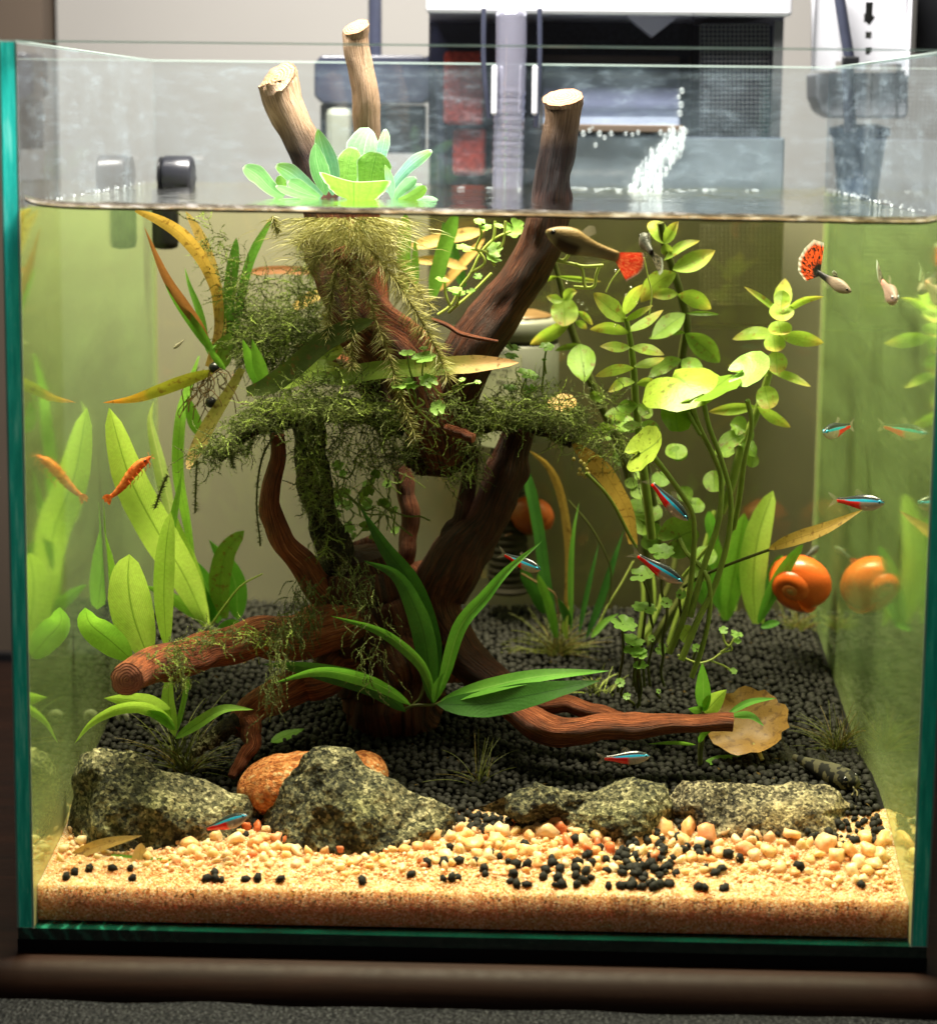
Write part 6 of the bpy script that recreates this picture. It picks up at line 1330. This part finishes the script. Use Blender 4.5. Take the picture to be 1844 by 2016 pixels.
def fish(label, cat, head, tail, yh, yt, prf, mat, tailfin=None, group=None, eye='eyes', roll=0., name=None, dorsal=True, bellyf=True, bend=0., hs=1., eyes=True, tail_fn=None):
    h, t_ = P(head[0], head[1], yh), P(tail[0], tail[1], yt); X = (h-t_); Ln = X.length; X.normalize()
    Z = (Vector((0, 0, 1))-X*X.z); Z = Z.normalized() if Z.length > .2 else Vector((0, 1, 0)); Y = Z.cross(X); Z = (Z*math.cos(roll)+Y*math.sin(roll)).normalized(); Y = Z.cross(X)
    g = thing(name or cat.replace(' ', '_'), label, cat, (h+t_)/2, group)
    ts, hh, wr = PROF[prf]; W_ = lambda u, y, z: h-X*(u*Ln)+Y*(y*Ln+bend*Ln*u*u)+Z*(z*Ln)
    n, sg = 22, 16; vs = []; uv = []
    for i in range(n):
        u = (i/(n-1))**1.15; a = np.interp(u, ts, hh)*hs; zc = -.012*math.sin(PI*u)
        for j in range(sg):
            th = 2*PI*j/sg; z = math.cos(th); y = math.sin(th)
            vs.append(W_(u, y*a*wr*(1 if u < .6 else 1-.6*(u-.6)), zc+z*a*(1 if z > 0 else 1.05))); uv.append((u, .5+.5*z))
    fs = [(i*sg+j, (i+1)*sg+j, (i+1)*sg+(j+1) % sg, i*sg+(j+1) % sg) for i in range(n-1) for j in range(sg)]
    fs += [tuple(range(sg)), tuple((n-1)*sg+j for j in range(sg))[::-1]]
    m = MB(); m.add(vs, fs, uv); m.build('body', M[mat], g)
    def fin(nm, pts, mt, yb=0.):
        """pts: base edge and outer edge in body units [(u,z)...] as two lists"""
        b, o_ = pts; k = len(b); m = MB(); vv = []; uu = []; st = 6
        for i in range(k):
            for s in range(st):
                q = s/(st-1); u = b[i][0]*(1-q)+o_[i][0]*q; z = b[i][1]*(1-q)+o_[i][1]*q; vv.append(W_(u, yb*q+.012*math.sin(i*2.1+q*3)*q, z)); uu.append((i/(k-1), q))
        m.add(vv, [(i*st+s, (i+1)*st+s, (i+1)*st+s+1, i*st+s+1) for i in range(k-1) for s in range(st-1)], uu); return m.build(nm, M[mt], g)
    if tailfin: fin('tail_fin', *tailfin)
    if dorsal: fin('dorsal_fin', ([(.42, .095*hs), (.48, .09*hs), (.55, .085*hs)], [(.50, .19*hs), (.58, .20*hs), (.63, .14*hs)]), 'fin' if dorsal is True else dorsal)
    if bellyf:
        fin('anal_fin', ([(.56, -.10*hs), (.66, -.08*hs), (.78, -.06*hs)], [(.63, -.19*hs), (.72, -.15*hs), (.82, -.09*hs)]), 'fin' if bellyf is True else bellyf)
        fin('pelvic_fin', ([(.38, -.12*hs), (.41, -.12*hs), (.45, -.11*hs)], [(.46, -.19*hs), (.49, -.18*hs), (.50, -.15*hs)]), 'fin', .03)
        for sd in (-1, 1): fin('pectoral_fin', ([(.25, -.03), (.26, -.05), (.27, -.07)], [(.35, -.06), (.36, -.10), (.34, -.12)]), 'fin', sd*.09)
    if eyes:
        eu = .085 if prf != 'cat' else .12; er = np.interp(eu, ts, hh)*hs
        for sd in (-1, 1):
            c = W_(eu, sd*er*wr*.86, er*.22); r_ = er*Ln*.44; N = Y*sd; m = MB()
            B = [X, N, Z]; v = IC2[0]
            m.add([c+B[0]*(p[0]*r_)+B[1]*(p[1]*r_*.5)+B[2]*(p[2]*r_) for p in v], IC2[1].tolist()); e = m.build('eye', M[eye], g)
            m = MB(); r2 = r_*.66; c2 = c+N*(r_*.28)
            m.add([c2+B[0]*(p[0]*r2)+B[1]*(p[1]*r2*.5)+B[2]*(p[2]*r2) for p in v], IC2[1].tolist()); m.build('pupil', M['eyek'], e)
    return g, W_, Ln
fork_tail = ([(.98, .04), (.99, .02), (1.0, 0), (.99, -.02), (.98, -.04)], [(1.20, .15), (1.15, .07), (1.09, 0), (1.15, -.07), (1.20, -.15)])
NG = 'neon tetras swimming in the tank'
for lab, hd, tl, yh, yt, rl_ in [('neon tetra swimming left along the right pane, uppermost of the neon tetras', (1620, 852), (1672, 838), .092, .108, 0), ('neon tetra by the right pane over the yellow-brown drifting leaf', (1741, 990), (1648, 984), .04, .052, 0),
                       ('neon tetra diving to the lower right in front of the tall leaf stalks', (1354, 1024), (1284, 952), .07, .075, 0), ('neon tetra beside the small scalloped pennywort leaf', (1344, 1147), (1256, 1094), .07, .075, 0),
                       ('neon tetra in front of the bright narrow leaf at the driftwood fork', (1064, 1122), (994, 1092), .07, .08, 0), ('neon tetra just above the flat grey stone, below the right root', (1279, 1489), (1190, 1493), .05, .05, .2),
                       ('neon tetra low at the left in front of the left stone', (487, 1606), (408, 1631), .018, .022, .25)]:
    fish(lab, 'neon tetra', hd, tl, yh, yt, 'neon', 'neon', (fork_tail, 'fin'), NG, 'eyeb', roll=rl_, hs=1.15)
tri = ([(.97, .05), (.98, .025), (.985, 0), (.98, -.025), (.97, -.05)], [(1.30, .16), (1.36, .07), (1.37, -.03), (1.34, -.12), (1.22, -.26)])
fish('yellowish guppy with a red tail just under the water line', 'guppy', (1075, 455), (1216, 505), .03, .034, 'guppy', 'gup_y', (tri, 'finred'), 'guppies', 'eyek', hs=1.35)
drop = ([(.95, .05), (.97, .02), (.98, -.01), (.97, -.03), (.95, -.05)], [(1.25, .02), (1.42, -.02), (1.55, -.10), (1.50, -.18), (1.2, -.2)])
fish('dark grey guppy with a black speckled tail behind the red-tailed guppy', 'guppy', (1262, 462), (1283, 498), .06, .05, 'guppy', 'gup_k', (([(.85, .08), (.9, .04), (.95, 0), (.9, -.04), (.85, -.08)], [(1.75, .30), (1.9, .16), (2.0, 0), (1.9, -.14), (1.8, -.24)]), 'finblk'), 'guppies', 'eyek', hs=2.1, dorsal='finblk')
fan = ([(.92, .055), (.95, .04), (.97, .015), (.97, -.015), (.95, -.04), (.92, -.055)], [(1.02, .60), (1.30, .56), (1.50, .30), (1.58, .05), (1.50, -.18), (1.25, -.30)])
fish('guppy with a large orange and black fan tail near the back right corner', 'guppy', (1675, 574), (1608, 535), .085, .10, 'guppy', 'gup_o', (fan, 'finor'), 'guppies', 'eyek', hs=1.05, dorsal='finblk')
fish('small pinkish grey guppy turning head-on at the right pane', 'guppy', (1764, 590), (1737, 556), .024, .05, 'guppy', 'gup_s', (([(.95, .05), (.97, 0), (.95, -.05)], [(1.55, .20), (1.45, .10), (1.40, -.05)]), 'finblk'), 'guppies', 'eyes', hs=1.0)
fish('tiny transparent fry in the open water at upper left', 'fry', (341, 686), (362, 669), .11, .114, 'neon', 'fry', (fork_tail, 'fin'), None, 'eyek', name='fish_fry')
fish('little red and black fish half hidden behind the orange snail', 'fish', (1612, 1075), (1584, 1098), .19, .185, 'guppy', 'gup_k', (tri, 'finred'), None, 'eyek', name='small_fish', hs=1.4)
g, W_, Ln = fish('grey spotted catfish hiding behind the banded stone at lower right', 'catfish', (1688, 1544), (1562, 1490), .052, .074, 'cat', 'cat', (([(.97, .04), (.98, 0), (.97, -.04)], [(1.26, .17), (1.12, 0), (1.24, -.14)]), 'fincat'), None, 'eyek', dorsal='fincat', bellyf='fincat')
m = MB()
for sd, dz in ((-1, -.02), (1, -.02), (-.5, -.05), (.5, -.05)): tube(m, [W_(.02, sd*.06, dz), W_(-.05, sd*.12, dz-.02), W_(-.08, sd*.2, dz-.05)], .0003, 5)
m.build('barbels', M['cat'], g)
# shrimp
def shrimpmat():
    t = NT('orange_shrimp_shell'); n = t.noise(t.pos(), 600, 4, .65); U, V, _ = t.xyz(t.uv()); b = t.math('SINE', t.math('MULTIPLY', V, 3600))
    col = t.mix(t.ramp(n, [(.35, (0, 0, 0)), (.62, (1, 1, 1))]), S(206, 74, 24), S(242, 142, 74))
    sh = t.bsdf(col=col, rough=.3, spec=.5, nrm=t.bump(n, .3, .0004))
    return t.out(t.mixs(.25, sh, t.n('BsdfTranslucent', {'Color': col}).outputs[0]))
M['shrimp'] = shrimpmat()
g = pl('shrimp', 'orange shrimp clinging to the tall bright leaf by the left pane', 'shrimp', 250, 945, .098)
c = path3(K('B1', (868, 325), (840, 350), (800, 378), (755, 430), (710, 490), (668, 535), (632, 560)), (.096, .1), 44)
pr = np.interp(np.linspace(0, 1, 44), [0, .05, .15, .35, .5, .7, .9, 1], [1, 4, 8.5, 10.5, 10, 8, 5, 3.5]); m = MB()
tube(m, c, [a*mpp(.098)*(1+(.09*abs(math.sin(i*.8)) if i > 14 else .02)) for i, a in enumerate(pr)], 14, .05, nf=500); m.build('body', M['shrimp'], g)
m = MB(); leaf(m, K('B1', (640, 552), (612, 556), (588, 570)), .098, 4.5, 'oval', .3); leaf(m, K('B1', (640, 556), (628, 580), (632, 606)), .098, 4.5, 'oval', .3); leaf(m, K('B1', (640, 554), (612, 575), (605, 590)), .099, 4.5, 'oval', .3); m.build('tail_fan', M['shrimp'], g)
m = MB()
for k in range(6):
    x, y = 850-k*22, 345+k*24; tube(m, path3(K('B1', (x, y), (x+14, y+22), (x+6+random.uniform(-8, 8), y+44)), .094, 7), .9*mpp(.1), 4)
m.build('legs', M['shrimp'], g)
m = MB()
for a in ((20, -18), (-10, -30), (30, 8)): tube(m, path3(K('B1', (862, 330), (862+a[0]*.6, 330+a[1]*.5), (862+a[0], 330+a[1])), .095, 7), .6*mpp(.1), 4)
m.build('antennae', M['shrimp'], g)
p = P(*K('B1', (834, 350))[0], .0945); m = MB(); m.add(IC2[0]*2.6*mpp(.1)+np.array(p), IC2[1].tolist()); m.build('eye', M['eyek'], g)
# snails
def shellmat(nm='orange_snail_shell', a=S(188, 66, 18), b=S(226, 112, 40)):
    t = NT(nm); U, V, _ = t.xyz(t.uv()); n = t.noise(t.comb(t.math('MULTIPLY', V, 60), t.math('MULTIPLY', U, 3)), 3, 4)
    old = t.math('MULTIPLY_ADD', V, -1.9, 1.62, True)
    col = t.mix(n, a, b); col = t.mix(old, col, t.mix(n, S(150, 108, 54), S(196, 156, 96)))
    return t.out(t.bsdf(col=col, rough=.28, spec=.5, nrm=t.bump(n, .2, .0006)))
M['shell'] = shellmat(); M['shell_shade'] = shellmat('shaded_orange_snail_shell', S(128, 56, 18), S(150, 74, 26))  # second one: same orange shell, the filter's shade put into its colour
M['snailfoot'] = plain('snail_foot', S(120, 84, 50), .5, .3, var=.4, sc=400)
def snail(label, px, py, y, R, axis, up, phase, foot=True, mat='shell'):
    """globose spiral shell; R picture pixels"""
    c = P(px, py, y); A = Vector(axis).normalized(); B = (Vector(up)-A*Vector(up).dot(A)).normalized(); C = A.cross(B); r = R*mpp(y)
    g = thing('apple_snail', label, 'snail', c); m = MB(); n, sg = 150, 22; vs = []; uv = []
    for i in range(n):
        q = i/(n-1); th = -8.2*PI*(1-q); k = math.exp(.135*th); rho = r*.50*k; rt = r*.56*k*(.95 if q < .9 else .95)
        cc = B*(rho*math.cos(th+phase))+C*(rho*math.sin(th+phase))+A*(r*(.58-.62*k)); cc.z *= .84; rad = (B*math.cos(th+phase)+C*math.sin(th+phase))
        for j in range(sg+1):
            a = 2*PI*j/sg; o_ = rad*(rt*math.cos(a))+A*(rt*1.06*math.sin(a)); o_.z *= .86; vs.append(c+cc+o_); uv.append((j/sg, q))
    m.add(vs, [(i*(sg+1)+j, i*(sg+1)+j+1, (i+1)*(sg+1)+j+1, (i+1)*(sg+1)+j) for i in range(n-1) for j in range(sg)], uv)
    k = len(m.v); last = (n-1)*(sg+1); m.add([vs[last+j] for j in range(sg)], [tuple(range(sg))], [(0, 1)]*sg)
    hv = [c-A*(r*.10)+B*(v[0]*r*.90)+C*(v[1]*r*.90)+A*(v[2]*r*.62) for v in IC3[0]]; hv = [Vector((v.x, v.y, c.z+(v.z-c.z)*.88)) for v in hv]; m.add(hv, IC3[1].tolist(), [(.3, .97)]*len(hv))
    m.build('shell', M[mat], g)
    if foot:
        m = MB(); f_ = c-Vector((0, 0, r*.86))+C*0; m.add([f_+Vector((v[0]*r*.40, v[1]*r*.35+.2*r, .12*r+v[2]*r*.16*(1+.3*nz(v[0]*2, v[1]*2)))) for v in IC3[0]], IC3[1].tolist()); o = m.build('foot', M['snailfoot'], g)
        m = MB()
        for s in (-1, 1): tube(m, [f_+Vector((-r*.5, -r*.1, 0)), f_+Vector((-r*.8, s*r*.2-.1*r, r*.12)), f_+Vector((-r*1.0, s*r*.3, r*.02))], .0003, 5)
        m.build('tentacles', M['snailfoot'], g)
    return g
snail('round orange snail with a dark spiral at the back right corner', 1572, 1148, .165, 72, (-.50, -.80, -.28), (.4, 0, .9), 3.9, False)
snail('dim orange snail behind the ribbed hose and driftwood fork', 1044, 1012, .205, 50, (.3, .9, .2), (0, 0, 1), 2.2, mat='shell_shade')
t = NT('glassy_snail'); M['glassy'] = t.out(t.mixs(.5, t.bsdf(col=S(206, 206, 186), rough=.2), t.n('BsdfTransparent', {'Color': (1, 1, 1, 1)}).outputs[0]))
for lab, (x, y) in (('tiny translucent ramshorn snail on the soil near the left pane', (705, 470)), ('tiny translucent snail shell on the soil right of the ramshorn', (900, 478))):
    px, py = K('B5', (x, y))[0]; q = F(px, py); g = thing('small_snail', lab, 'snail', q); m = MB(); c = []
    for i in range(46): th = i*.34; r_ = .0022*math.exp(-.10*(45-i)*.34*.55); c.append(q+Vector((r_*math.cos(th), -.0006*i/45, .0018+r_*math.sin(th))))
    tube(m, c, [.0011*math.exp(-.10*(45-i)*.34*.5) for i in range(46)], 10); m.build('shell', M['glassy'], g)
# air bubbles pearling on the plants
m = MB()
for x, y in K('A6', (1240, 405), (960, 470), (1025, 580), (1050, 595), (1075, 628), (1365, 590), (1300, 545), (1330, 505), (940, 890), (1240, 720), (1090, 1085), (1315, 1145), (1420, 1220), (1250, 1020)): m.add(IC2[0]*random.uniform(2.2, 4)*mpp(.11)+np.array(P(x, y, .112)), IC2[1].tolist())
o = m.build('air_bubbles', M['bubble']); o['kind'] = 'stuff'
# keep everything that grows or lies in the tank between its panes
bpy.context.view_layer.update()
for o in list(SC.objects):
    r = o
    while r.parent is not None: r = r.parent
    if o.type == 'MESH' and r.name.split('.')[0] in ('stone', 'sword_plant', 'grass_tuft', 'soil_bed') and o.data.users == 1 and not o.name.startswith('soil_bed'):
        n = len(o.data.vertices); a = np.empty(n*3, dtype=np.float32); o.data.vertices.foreach_get('co', a); a = a.reshape(-1, 3)
        w0 = o.matrix_world.translation; lo, hi = .0009-w0.x, TW-.0009-w0.x
        if a[:, 0].min() < lo or a[:, 0].max() > hi:
            a[:, 0] = np.clip(a[:, 0], lo, hi); o.data.vertices.foreach_set('co', a.ravel()); o.data.update()
